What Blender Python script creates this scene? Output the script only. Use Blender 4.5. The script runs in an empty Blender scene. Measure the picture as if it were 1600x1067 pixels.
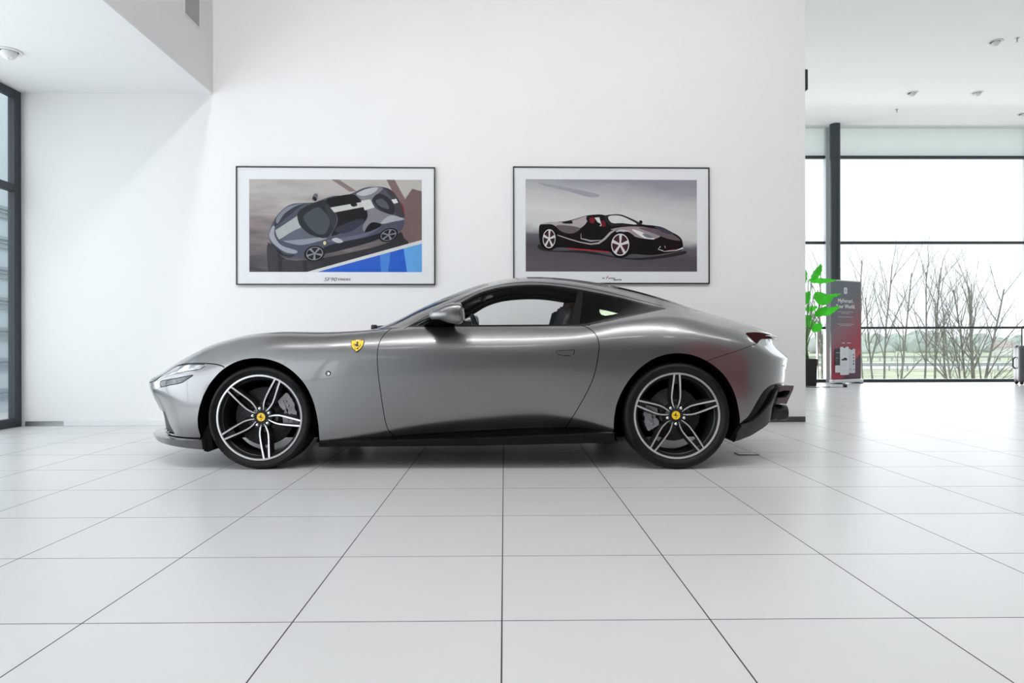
import bpy, bmesh, math, random
import numpy as np
from mathutils import Vector, Matrix
random.seed(7)
PI = math.pi
C = bpy.context.scene.collection
scene = bpy.context.scene

# ------------------------------------------------------------------ materials
def mat(name, col, rough=.5, metal=0., coat=0., coat_rough=.03, spec=.5, noise=0., nscale=8., emit=0., bump=0., alpha=1.):
    m = bpy.data.materials.new(name); m.use_nodes = True
    nt = m.node_tree; b = nt.nodes['Principled BSDF']
    c = (*col, 1)
    b.inputs['Base Color'].default_value = c
    b.inputs['Roughness'].default_value = rough
    b.inputs['Metallic'].default_value = metal
    b.inputs['Coat Weight'].default_value = coat
    b.inputs['Coat Roughness'].default_value = coat_rough
    b.inputs['Specular IOR Level'].default_value = spec
    if emit:
        b.inputs['Emission Color'].default_value = c
        b.inputs['Emission Strength'].default_value = emit
    if noise or bump:
        tc = nt.nodes.new('ShaderNodeTexCoord')
        n = nt.nodes.new('ShaderNodeTexNoise'); n.inputs['Scale'].default_value = nscale
        n.inputs['Detail'].default_value = 5
        nt.links.new(tc.outputs['Object'], n.inputs['Vector'])
        if noise:
            r = nt.nodes.new('ShaderNodeValToRGB')
            r.color_ramp.elements[0].color = (*[max(0, v*(1-noise)) for v in col], 1)
            r.color_ramp.elements[1].color = (*[min(1, v*(1+noise)) for v in col], 1)
            r.color_ramp.elements[0].position = .3; r.color_ramp.elements[1].position = .7
            nt.links.new(n.outputs['Fac'], r.inputs['Fac'])
            nt.links.new(r.outputs['Color'], b.inputs['Base Color'])
        if bump:
            bp = nt.nodes.new('ShaderNodeBump'); bp.inputs['Strength'].default_value = bump
            bp.inputs['Distance'].default_value = .002
            nt.links.new(n.outputs['Fac'], bp.inputs['Height']); nt.links.new(bp.outputs['Normal'], b.inputs['Normal'])
    return m

def glass(name, tint=(1, 1, 1), refl=.06, ior=1.45):
    m = bpy.data.materials.new(name); m.use_nodes = True
    nt = m.node_tree; nt.nodes.clear()
    o = nt.nodes.new('ShaderNodeOutputMaterial'); mx = nt.nodes.new('ShaderNodeMixShader')
    t = nt.nodes.new('ShaderNodeBsdfTransparent'); t.inputs['Color'].default_value = (*tint, 1)
    g = nt.nodes.new('ShaderNodeBsdfGlossy'); g.inputs['Roughness'].default_value = .01
    f = nt.nodes.new('ShaderNodeFresnel'); ge = nt.nodes.new('ShaderNodeNewGeometry'); mr = nt.nodes.new('ShaderNodeMapRange')
    mr.inputs[3].default_value = ior; mr.inputs[4].default_value = 1/ior     # a thin sheet reflects alike from both sides
    nt.links.new(ge.outputs['Backfacing'], mr.inputs[0]); nt.links.new(mr.outputs[0], f.inputs['IOR'])
    nt.links.new(f.outputs[0], mx.inputs[0]); nt.links.new(t.outputs[0], mx.inputs[1]); nt.links.new(g.outputs[0], mx.inputs[2])
    nt.links.new(mx.outputs[0], o.inputs[0])
    return m

def lin(r, g, b):
    f = lambda v: (v/255/12.92 if v/255 <= .04045 else ((v/255+.055)/1.055)**2.4)
    return (f(r), f(g), f(b))

M = {}
M['wall'] = mat('white_wall_paint', (.80, .80, .80), .75, noise=.006, nscale=3)
M['ceiling'] = mat('white_ceiling_paint', (.84, .84, .84), .8, noise=.006, nscale=2)
M['backdrop'] = mat('grey_room_wall', (.075, .075, .08), .8, noise=.02, nscale=2)
M['red_wall'] = mat('red_wall_paint', (.42, .012, .015), .5, noise=.05, nscale=2)
M['steel'] = mat('brushed_steel', (.42, .43, .44), .3, .9, noise=.08, nscale=30)
M['alu'] = mat('aluminium', (.62, .63, .65), .35, .8, noise=.03, nscale=40)
M['frame_grey'] = mat('dark_grey_window_frame', (.045, .055, .065), .4, .2, noise=.05, nscale=10)
M['black'] = mat('satin_black', (.010, .010, .011), .45, noise=.05, nscale=20)
M['matte'] = mat('matte_black', (.004, .004, .0045), .9, spec=.1, noise=.1, nscale=20)
M['gloss'] = mat('gloss_black', (.0025, .0025, .0028), .14, spec=.18, noise=.05, nscale=20)
M['rubber'] = mat('tyre_rubber', (.006, .006, .0065), .5, spec=.22, noise=.15, nscale=60)
M['rubber_txt'] = mat('tyre_lettering', (.0025, .0025, .003), .8, spec=.1, noise=.05, nscale=60)
M['paint'] = mat('silver_grey_car_paint', (.225, .225, .229), .34, .95, coat=1., coat_rough=.03, noise=.004, nscale=900)
M['chrome'] = mat('chrome', (.75, .76, .78), .12, 1., noise=.01, nscale=10)
M['machined'] = mat('machined_alloy', (.62, .62, .63), .36, .75, noise=.02, nscale=80)
M['graphite'] = mat('graphite_alloy', (.035, .035, .037), .35, .6, noise=.05, nscale=40)
M['disc'] = mat('brake_disc_ceramic', (.07, .07, .072), .55, .35, noise=.2, nscale=90)
M['caliper'] = mat('grey_brake_caliper', (.30, .30, .31), .4, .3, noise=.03, nscale=30)
M['yellow'] = mat('badge_yellow', lin(246, 200, 10), .3, coat=.4, noise=.02, nscale=40)
M['leather'] = mat('brown_leather', (.055, .018, .012), .5, noise=.1, nscale=60, bump=.2)
M['dark_leather'] = mat('dark_leather', (.02, .02, .021), .5, noise=.1, nscale=60, bump=.2)
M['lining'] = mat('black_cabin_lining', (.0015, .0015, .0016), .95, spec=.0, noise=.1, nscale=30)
M['lip'] = mat('glossy_front_lip', (.022, .022, .024), .16, spec=.6, coat=.8, noise=.03, nscale=20)
M['tail'] = mat('dark_red_lamp', (.030, .0008, .001), .6, spec=.02, noise=.05, nscale=30)
M['lamp'] = mat('headlamp_optic', (.62, .65, .70), .18, .8, coat=.6, noise=.6, nscale=14)
M['lamp_dark'] = mat('headlamp_dark_optic', (.06, .065, .07), .2, .6, coat=.6, noise=.7, nscale=18)
M['windscreen'] = glass('windscreen_glass', (.30, .50, .54), ior=1.45)
M['clear'] = glass('clear_glass', (.90, .91, .91), ior=1.22)
M['privacy'] = mat('black_privacy_glass', (.0015, .0017, .0017), .03, spec=.08, noise=.02, nscale=5)
M['pane'] = glass('window_pane', (.95, .97, .98), ior=1.4)

# ------------------------------------------------------------------ mesh builder
class MB:
    def __init__(s): s.v = []; s.f = []; s.m = []; s.sm = []; s.mats = []
    def mi(s, m):
        if m not in s.mats: s.mats.append(m)
        return s.mats.index(m)
    def add(s, vs, fs, m, smooth=False):
        o = len(s.v); s.v += [tuple(v) for v in vs]; k = s.mi(m)
        for f in fs:
            s.f.append([o+i for i in f]); s.m.append(k); s.sm.append(smooth)
        return s
    def box(s, x0, x1, y0, y1, z0, z1, m):
        v = [(x, y, z) for z in (z0, z1) for y in (y0, y1) for x in (x0, x1)]
        return s.add(v, [(0, 2, 3, 1), (4, 5, 7, 6), (0, 1, 5, 4), (2, 6, 7, 3), (0, 4, 6, 2), (1, 3, 7, 5)], m)
    def poly(s, pts, m): return s.add(pts, [list(range(len(pts)))], m)
    def prism(s, a, b, m, smooth=False):
        n = len(a); fs = [list(range(n))[::-1], [n+i for i in range(n)]]
        for i in range(n): fs.append([i, (i+1) % n, n+(i+1) % n, n+i])
        return s.add(list(a)+list(b), fs, m, smooth)
    def loft(s, rings, m, smooth=True, closed=True, caps=True):
        n = len(rings[0]); vs = [p for r in rings for p in r]; fs = []
        for j in range(len(rings)-1):
            for i in range(n if closed else n-1):
                k = (i+1) % n
                fs.append([j*n+i, j*n+k, (j+1)*n+k, (j+1)*n+i])
        if caps and closed:
            fs.append(list(range(n))[::-1]); fs.append([(len(rings)-1)*n+i for i in range(n)])
        return s.add(vs, fs, m, smooth)
    def tube(s, pts, rad, m, seg=8, caps=True, smooth=True):
        pts = [Vector(p) for p in pts]; rings = []; N = len(pts)
        rad = rad if isinstance(rad, (list, tuple)) else [rad]*N
        prev = None
        for i, p in enumerate(pts):
            t = (pts[min(i+1, N-1)]-pts[max(i-1, 0)]).normalized()
            if prev is None:
                u = t.orthogonal().normalized()
            else:
                u = (prev - t*prev.dot(t)); u = u.normalized() if u.length > 1e-6 else t.orthogonal().normalized()
            prev = u; w = t.cross(u)
            rings.append([p+(u*math.cos(2*PI*k/seg)+w*math.sin(2*PI*k/seg))*rad[i] for k in range(seg)])
        return s.loft(rings, m, smooth, True, caps)
    def lathe(s, prof, m, axis='z', c=(0, 0, 0), seg=48, smooth=True, mlist=None, a0=0, a1=2*PI, close=True):
        """prof: (radius, height). axis y: the height runs along +y"""
        full = abs(a1-a0-2*PI) < 1e-6; n = seg if full else seg+1; vs = []
        for r, h in prof:
            for k in range(n):
                a = a0+(a1-a0)*k/seg; x, y = r*math.cos(a), r*math.sin(a)
                vs.append((c[0]+x, c[1]+y, c[2]+h) if axis == 'z' else ((c[0]+x, c[1]+h, c[2]+y) if axis == 'y' else (c[0]+h, c[1]+x, c[2]+y)))
        for j in range(len(prof)-1):
            mm = mlist[j] if mlist else m; fs = []
            for k in range(seg):
                q = (k+1) % n
                f = [j*n+k, j*n+q, (j+1)*n+q, (j+1)*n+k]
                fs.append(f)
            o = len(s.v) if j == 0 else o
            if j == 0: s.v += vs
            kk = s.mi(mm)
            for f in fs: s.f.append([o+i for i in f]); s.m.append(kk); s.sm.append(smooth)
        return s
    def sphere(s, c, r, m, seg=16, rings=10):
        r = r if isinstance(r, (tuple, list)) else (r, r, r)
        pr = []
        for j in range(rings+1):
            a = -PI/2+PI*j/rings
            pr.append([(c[0]+r[0]*math.cos(a)*math.cos(2*PI*k/seg), c[1]+r[1]*math.cos(a)*math.sin(2*PI*k/seg), c[2]+r[2]*math.sin(a)) for k in range(seg)])
        return s.loft(pr, m)
    def mirror_y(s):
        s.v = [(x, -y, z) for x, y, z in s.v]; s.f = [f[::-1] for f in s.f]; return s
    def build(s, name, parent=None, mw=None, sharp=None, fix=True):
        me = bpy.data.meshes.new(name)
        me.from_pydata([tuple(v) for v in s.v], [], s.f); me.update()
        for m in s.mats: me.materials.append(m)
        me.polygons.foreach_set('material_index', s.m); me.polygons.foreach_set('use_smooth', s.sm)
        if fix:
            bm = bmesh.new(); bm.from_mesh(me); bmesh.ops.recalc_face_normals(bm, faces=bm.faces); bm.to_mesh(me); bm.free()
        if sharp: me.set_sharp_from_angle(angle=math.radians(sharp))
        o = bpy.data.objects.new(name, me); C.objects.link(o)
        if parent: o.parent = parent
        return o

def bevel(o, w=.005, n=2, ang=40):
    md = o.modifiers.new('bevel', 'BEVEL'); md.width = w; md.segments = n; md.limit_method = 'ANGLE'; md.angle_limit = math.radians(ang)
    return o
def subsurf(o, n=2):
    md = o.modifiers.new('sub', 'SUBSURF'); md.levels = n; md.render_levels = n; return o
def tag(o, label, cat, group=None, kind=None):
    o['label'] = label; o['category'] = cat
    if group: o['group'] = group
    if kind: o['kind'] = kind
    return o
def struct(o):
    o['kind'] = 'structure'; return o
def empty(name, loc=(0, 0, 0), rz=0):
    o = bpy.data.objects.new(name, None); C.objects.link(o); o.location = loc; o.rotation_euler = (0, 0, rz)
    o.empty_display_size = .1
    return o
def text_polys(txt, size, shear=0.):
    """the letters of a text as (points, faces) in its own plane"""
    cu = bpy.data.curves.new('t', 'FONT'); cu.body = txt; cu.size = size; cu.shear = shear; cu.resolution_u = 3
    o = bpy.data.objects.new('t', cu); C.objects.link(o)
    dg = bpy.context.evaluated_depsgraph_get(); dg.update()
    me = o.evaluated_get(dg).to_mesh()
    vs = [tuple(v.co) for v in me.vertices]; fs = [list(p.vertices) for p in me.polygons]
    o.evaluated_get(dg).to_mesh_clear()
    bpy.data.objects.remove(o); bpy.data.curves.remove(cu)
    return vs, fs

# ------------------------------------------------------------------ camera
H = .806; TH = .01125
def room(xc, d, z=0.): return (xc*math.cos(TH)+d*math.sin(TH), -xc*math.sin(TH)+d*math.cos(TH), z)
cam_d = bpy.data.cameras.new('camera'); cam = bpy.data.objects.new('camera', cam_d); C.objects.link(cam)
cam_d.sensor_width = 36; cam_d.lens = 1067/1600*36; cam_d.shift_y = 2.5/1600
cam_d.clip_end = 900
cam.location = (0, 0, H)
cam.rotation_euler = (Matrix.Rotation(-TH, 3, 'Z') @ Matrix.Rotation(PI/2, 3, 'X') @ Matrix.Rotation(-.002, 3, 'Z')).to_euler()
scene.camera = cam
scene.view_settings.view_transform = 'Standard'; scene.view_settings.look = 'None'
scene.view_settings.gamma = 1; scene.view_settings.use_curve_mapping = False
# ------------------------------------------------------------------ the room
XL, XS, ZC, ZS = -4.74, -2.88, 5.15, 3.275          # glazed left wall, main ceiling, lower ceiling
YF, XR, YW = -9., 13., 13.75            # wall behind the photographer, right wall, far glazing
WR = math.atan(.0188)                   # the picture wall stands slightly askew to the floor grid
def wy(x): return 6.85+.0188*x + TH*0
# floor: square pale tiles with dark joints
fm = bpy.data.materials.new('pale_floor_tiles'); fm.use_nodes = True
nt = fm.node_tree; b = nt.nodes['Principled BSDF']
def node(t, **k):
    n = nt.nodes.new(t)
    for a, v in k.items(): setattr(n, a, v)
    return n
tc = node('ShaderNodeTexCoord'); sep = node('ShaderNodeSeparateXYZ'); nt.links.new(tc.outputs['Object'], sep.inputs[0])
def math_(op, a, bb):
    n = node('ShaderNodeMath', operation=op)
    for i, q in enumerate((a, bb)):
        if isinstance(q, (int, float)): n.inputs[i].default_value = q
        else: nt.links.new(q, n.inputs[i])
    return n.outputs[0]
def joint(out, off, pitch, w):
    a = math_('ADD', out, off+50*pitch); a = math_('DIVIDE', a, pitch); cell = math_('FLOOR', a, 0.)
    a = math_('FRACT', a, 0.); a = math_('SUBTRACT', a, .5); a = math_('ABSOLUTE', a, 0.)
    return math_('GREATER_THAN', a, .5-w/2/pitch), cell
jx, cx_ = joint(sep.outputs['X'], .0085, .606, .0042)
jy, cy_ = joint(sep.outputs['Y'], -1.983, .603, .0042)
j = math_('MAXIMUM', jx, jy)
cmb = node('ShaderNodeCombineXYZ'); nt.links.new(cx_, cmb.inputs[0]); nt.links.new(cy_, cmb.inputs[1])
wn = node('ShaderNodeTexWhiteNoise', noise_dimensions='2D'); nt.links.new(cmb.outputs[0], wn.inputs['Vector'])
ns = node('ShaderNodeTexNoise'); ns.inputs['Scale'].default_value = 2.5; ns.inputs['Detail'].default_value = 8
nt.links.new(tc.outputs['Object'], ns.inputs['Vector'])
v = math_('MULTIPLY', wn.outputs['Value'], .018); v2 = math_('MULTIPLY', ns.outputs['Fac'], .012); v = math_('ADD', v, v2); v = math_('ADD', v, .60)
cc = node('ShaderNodeCombineColor'); 
for i in range(3): nt.links.new(v, cc.inputs[i])
mx = node('ShaderNodeMix', data_type='RGBA'); nt.links.new(j, mx.inputs['Factor']); nt.links.new(cc.outputs[0], mx.inputs['A'])
mx.inputs['B'].default_value = (.035, .035, .037, 1)
nt.links.new(mx.outputs['Result'], b.inputs['Base Color'])
rr = math_('MULTIPLY', j, .5); rr = math_('ADD', rr, .27); v3 = math_('MULTIPLY', ns.outputs['Fac'], .02); rr = math_('ADD', rr, v3); nt.links.new(rr, b.inputs['Roughness'])
b.inputs['Specular IOR Level'].default_value = .36
M['floor'] = fm
fl = MB(); fl.add([(XL-.25, YF-.2, 0), (XR+.2, YF-.2, 0), (XR+.2, YW+.25, 0), (XL-.25, YW+.25, 0), (XL-.25, YF-.2, -.3), (XR+.2, YF-.2, -.3), (XR+.2, YW+.25, -.3), (XL-.25, YW+.25, -.3)],
       [(0, 1, 2, 3), (7, 6, 5, 4), (0, 4, 5, 1), (1, 5, 6, 2), (2, 6, 7, 3), (3, 7, 4, 0)], M['floor'])
struct(fl.build('floor'))

# picture wall: from the left glazing to its free end at the right
xe = 3.062
def wall_pt(x, off, z): return (x-off*math.sin(WR)*-1, wy(x)+off*math.cos(WR), z)
wb = MB(); a = [wall_pt(XL-.01, 0, 0), wall_pt(xe, 0, 0), wall_pt(xe, .30, 0), wall_pt(XL-.01, .30, 0)]
wb.prism([(p[0], p[1], .0) for p in a], [(p[0], p[1], ZC) for p in a], M['wall']); struct(wb.build('wall_back'))
# plinth strip along its foot: pale on the bumper side, brushed steel in the corner, dark on the right
def strip(x0, x1, h, off, m, name):
    s = MB(); q = [wall_pt(x0, -off, 0), wall_pt(x1, -off, 0), wall_pt(x1, -.0005, 0), wall_pt(x0, -.0005, 0)]
    s.prism([(p[0], p[1], .001) for p in q], [(p[0], p[1], h) for p in q], m); return struct(s.build(name))
M['plinth'] = mat('grey_plinth', (.075, .075, .078), .4, .3, noise=.05, nscale=10)
M['plinth_pale'] = mat('pale_metal_plinth', (.72, .73, .74), .4, .2, noise=.03, nscale=10)
strip(XL+.04, -4.33, .048, .012, M['steel'], 'baseboard_left')
strip(-4.33, -1.0, .048, .012, M['plinth_pale'], 'baseboard_middle')
strip(-1.0, xe-.008, .055, .012, M['plinth'], 'baseboard_right')

# main ceiling, and the lower ceiling box over the left bay
ce = MB(); ce.box(XS, XR+.2, YF-.2, YW+.25, ZC, ZC+.2, M['ceiling']); struct(ce.build('ceiling'))
sf = MB(); sf.box(XL-.07, XS, YF-.2, wy(-3.9)+.02, ZS, ZS+.02, M['ceiling']); sf.box(XS-.1, XS, YF-.2, wy(-3)+.001, ZS+.02, ZC+.2, M['wall'])
struct(sf.build('ceiling_lower'))
# slot grille in the side of the lowered ceiling
gr = empty('air_grille', (XS, 6.335, 4.75))
g = MB(); g.box(.001, .006, -.155, .155, -.97, .36, M['wall']); g.build('frame', gr)
M['grille_grey'] = mat('grey_grille', (.36, .36, .36), .6, noise=.05, nscale=10)
g = MB(); g.box(.006, .009, -.14, .14, -.955, .345, M['grille_grey']); g.build('panel', gr)
tag(gr, 'tall grey air grille on the side of the lowered ceiling', 'grille')

# glazed left wall
def frame_wall(name, y0, y1, n):
    w = MB(); t = .09
    for k in range(n+1):
        y = y1-t/2-(y1-y0-t)*k/n; w.box(XL-.07, XL, y-t/2, y+t/2, 0, ZS, M['frame_grey'])
    for z0, z1 in ((0, .085), (2.285, 2.36), (ZS-.075, ZS)): w.box(XL-.065, XL-.003, y0, y1, z0, z1, M['frame_grey'])
    o = struct(w.build(name)); bevel(o, .006, 2)
    p = MB(); p.box(XL-.045, XL-.035, y0+t, y1-t, .085, ZS-.075, M['pane']); q = p.build('window_pane', o); return o
frame_wall('window_1', -8.9, wy(XL)-.0, 7)
wl = MB(); wl.box(XL-.2, XL, YF-.2, -8.9, 0, ZS, M['wall']); struct(wl.build('wall_left'))
M['mullion'] = mat('pale_mullion', (.60, .64, .67), .4, .1, noise=.02)
# far glazing of the hall
wg = MB(); yw = YW
for z, h in ((4.56, .055), (2.827, .05), (1.10, .045), (.03, .06)): wg.box(-1., XR, yw, yw+.09, z-h/2, z+h/2, M['frame_grey'])
for x in (6.55, 10.65): wg.box(x-.045, x+.045, yw-.02, yw+.10, 0, ZC, M['mullion'])
wg.box(6.335, 6.35, yw, yw+.05, 0, 1.07, M['alu'])
o = struct(wg.build('window_2')); 
p = MB(); p.box(-1., XR, yw+.04, yw+.05, .06, 4.53, M['pane']); p.build('window_pane', o)
M['fascia'] = mat('frosted_upper_panel', (.78, .82, .83), .6, noise=.01, nscale=3)
_n = M['fascia'].node_tree; _t = _n.nodes.new('ShaderNodeBsdfTranslucent'); _t.inputs['Color'].default_value = (.62, .68, .70, 1); _m = _n.nodes.new('ShaderNodeMixShader'); _m.inputs[0].default_value = .5
_n.links.new(_n.nodes['Principled BSDF'].outputs[0], _m.inputs[1]); _n.links.new(_t.outputs[0], _m.inputs[2]); _n.links.new(_m.outputs[0], _n.nodes['Material Output'].inputs[0])
wf = MB(); wf.add([(-1., yw+.05, 4.585), (XR, yw+.05, 4.585), (XR, yw+.05, ZC), (-1., yw+.05, ZC)], [(0, 1, 2, 3)], M['fascia']); struct(wf.build('trim_1'))
w3 = MB(); w3.box(XL-.2, -1., yw, yw+.2, 0, ZC, M['wall']); struct(w3.build('wall_far'))
w3 = MB(); w3.box(XL-.02, XL+.2, wy(XL)+.31, yw+.2, 0, ZC, M['wall']); struct(w3.build('wall_store'))
# rest of the hall and an added red wall, out of the picture but seen in the paint and the floor
w4 = MB(); w4.box(XR, XR+.2, YF-.2, YW+.25, 0, ZC, M['wall']); struct(w4.build('wall_right'))
w5 = MB(); w5.box(XL-.2, XR+.2, YF-.2, YF, 0, ZC, M['backdrop'])
struct(w5.build('wall_front'))
w6 = MB(); w6.box(3.5, 6.4, -.15, 0, 0, 3.1, M['red_wall']); struct(w6.build('wall_added_red'))  # added, never in view: gives the rear quarter its red reflection

# round dark steel column in front of the glazing
xc, yc, _ = room(.4735*13.6, 13.6)
col = MB(); col.lathe([(.098, 0), (.098, ZC)], M['frame_grey'], seg=32, c=(xc, yc, 0)); struct(col.build('trim_2'))

# ceiling spots and sprinkler heads
def downlight(px, py, zc, label, tilt=.45, head=0.):
    d = (zc-H)*1067/(536-.002*(px-800)-py); x, y, _ = room((px-800)/1067*d, d)
    e = empty('ceiling_spotlight', (x, y, zc), head)
    q = MB(); q.lathe([(.068, -.001), (.098, -.001), (.100, -.006), (.096, -.009), (.072, -.008), (.068, -.001)], M['wall'], seg=32); q.build('ring', e)
    q = MB(); q.lathe([(.001, -.0005), (.068, -.0005)], M['black'], seg=32); q.build('recess', e)
    q = MB(); pr = [(.062*math.cos(a), -.062*math.sin(a)*1.0) for a in [PI/2*k/8*.86 for k in range(9)]] + [(.0, -.0535)]
    q.lathe([(.062, .0)]+pr, M['wall'], seg=28); h = q.build('lamp_head', e)
    h.rotation_euler = (0, tilt, 0); h.location = (.004, 0, -.010)
    q = MB(); q.lathe([(.0, -.0575), (.018, -.0575)], M['chrome'], seg=20); ln = q.build('lens', h)
    return tag(e, label, 'spotlight', 'recessed spotlights in the white ceilings')
downlight(1556, 65, ZC, 'largest white ceiling spotlight, upper right above the far glazing', .5, 2.4)
downlight(1426, 145, ZC, 'small white ceiling spotlight above the roll up banner', .5, 2.6)
downlight(1527, 145, ZC, 'small round white ceiling spotlight facing down, right of the middle of the far window', .05)
downlight(1599, 178, ZC, 'ceiling spotlight cut by the right edge of the photo above the suitcase', .3, 2.6)
downlight(15, 80, ZS, 'white tilted spotlight in the low ceiling above the left window', .5, 2.6)
for px, py, lb in ((1590, 60, 'tiny sprinkler head on the ceiling beside the largest spotlight'), (1402, 171, 'tiny sprinkler head on the ceiling above the tall dark column')):
    d = (ZC-H)*1067/(535-py); x, y, _ = room((px-800)/1067*d, d)
    q = MB(); q.lathe([(.0, ZC+.004), (.03, ZC+.004), (.03, ZC-.004), (.012, ZC-.008), (.010, ZC-.035), (.004, ZC-.05), (.018, ZC-.055), (.0, ZC-.058)], M['steel'], seg=16, c=(x, y, 0))
    tag(q.build('ceiling_sprinkler'), lb, 'sprinkler', 'ceiling sprinklers')
# black speaker on the free end of the picture wall
sp = empty('wall_speaker', wall_pt(xe, .05, 3.49))
q = MB(); q.box(.001, .035, -.04, .13, -.11, .10, M['black']); bevel(q.build('housing', sp), .008, 3)
q = MB(); q.box(.0352, .037, -.03, .12, -.10, .09, M['matte']); q.build('speaker_grille', sp)
tag(sp, 'small black loudspeaker on the free end of the picture wall', 'speaker')
# floor socket lid behind the rear wheel
d = H*1067/(709.5-535.3); x, y, _ = room((1166-800)/1067*d, d)
q = MB(); q.box(x-.075, x+.075, y-.05, y+.05, .0005, .004, M['plinth']); q.box(x-.065, x+.065, y-.04, y+.04, .004, .0045, M['plinth_pale'])
tag(q.build('floor_socket'), 'small metal floor socket lid beside the rear wheel', 'floor socket')
# ------------------------------------------------------------------ framed car photographs
def lerp2(a, b, t): return a+(b-a)*t
M['mat_board'] = mat('white_mat_board', (.72, .74, .76), .5, noise=.01, nscale=6)
M['pic_frame'] = mat('black_picture_frame', (.012, .012, .012), .35, noise=.05, nscale=20)
_pc = {}
def pm(r, g, b, n=.05, sc=12):
    k = (r, g, b)
    if k not in _pc: _pc[k] = mat('print_ink_%d_%d_%d' % k, lin(r, g, b), .45, spec=.12, noise=n, nscale=sc)
    return _pc[k]
def ell(cx, cy, rx, ry, n=28, rot=0.): 
    return [(cx+rx*math.cos(2*PI*k/n)*math.cos(rot)-ry*math.sin(2*PI*k/n)*math.sin(rot), cy+rx*math.cos(2*PI*k/n)*math.sin(rot)+ry*math.sin(2*PI*k/n)*math.cos(rot)) for k in range(n)]
def curve_poly(pts, n=4):
    P = [np.array(p, float) for p in pts]; out = []; N = len(P)
    for i in range(N):
        p0, p1, p2, p3 = P[i-1], P[i], P[(i+1) % N], P[(i+2) % N]
        for k in range(n):
            t = k/n; out.append(tuple(.5*((2*p1)+(p2-p0)*t+(2*p0-5*p1+4*p2-p3)*t*t+(3*p1-p0-3*p2+p3)*t**3)))
    return out
def stroke(pts, w):
    pts = [Vector(p) for p in pts]; L = []; R = []
    for i, p in enumerate(pts):
        t = (pts[min(i+1, len(pts)-1)]-pts[max(i-1, 0)]).normalized(); n = Vector((-t.y, t.x)); ww = w[i] if isinstance(w, (list, tuple)) else w
        L.append(tuple(p+n*ww/2)); R.append(tuple(p-n*ww/2))
    return L+R[::-1]
def tri_fill(pts):
    from mathutils.geometry import tessellate_polygon
    return tessellate_polygon([[Vector((p[0], p[1], 0)) for p in pts]])

def picture(x0, x1, z0, z1, px0, px1, pz0, pz1, bg, layers, caption, label):
    """local plane: x along the wall, z up, -y to the viewer"""
    xm = (x0+x1)/2
    e = empty('framed_picture', (xm, wy(xm), 0), WR)
    f = MB(); t = .011; dpt = .032
    a0, a1 = x0-xm, x1-xm
    for bx in ((a0, a0+t, z0, z1), (a1-t, a1, z0, z1), (a0+t, a1-t, z0, z0+t), (a0+t, a1-t, z1-t, z1)):
        f.box(bx[0], bx[1], -dpt, -.001, bx[2], bx[3], M['pic_frame'])
    f.build('frame', e)
    q = MB(); q.box(a0+t, a1-t, -.022, -.002, z0+t, z1-t, M['mat_board']); q.build('mat_board', e)
    p0, p1 = px0-xm, px1-xm
    pr = MB(); pr.box(p0, p1, -.0228, -.0222, pz0, pz1, bg)
    (U0, V0, U1, V1) = layers[0]
    dy = -.0230
    for colr, poly in layers[1:]:
        pts = [(lerp2(p0, p1, (u-U0)/(U1-U0)), lerp2(pz1, pz0, (v-V0)/(V1-V0))) for u, v in poly]
        pts = [(min(max(a, p0), p1), min(max(b, pz0), pz1)) for a, b in pts]
        tr = tri_fill(pts)
        pr.add([(a, dy, b) for a, b in pts], [list(r) for r in tr], colr)
        dy -= .00008
    o = pr.build('print', e, fix=False)
    cp = MB()
    for txt, size, sx, zz, shear, m, cw in caption:
        vs, fs = text_polys(txt, size, shear); wdt = max(v[0] for v in vs)
        k = cw/wdt if cw else 1
        for bo in (0, .0012, .0024): cp.add([(sx-xm+v[0]*k+bo, -.0226-bo*.02, zz+v[1]) for v in vs], fs, m)
    cp.build('caption', e, fix=False)
    g = MB(); g.poly([(a0+t, -.0285, z0+t), (a1-t, -.0285, z0+t), (a1-t, -.0285, z1-t), (a0+t, -.0285, z1-t)], M['clear_pic']); g.build('glass', e)
    return tag(e, label, 'picture', 'framed car photographs')
M['clear_pic'] = glass('picture_glass', (1, 1, 1), ior=1.25)

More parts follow.
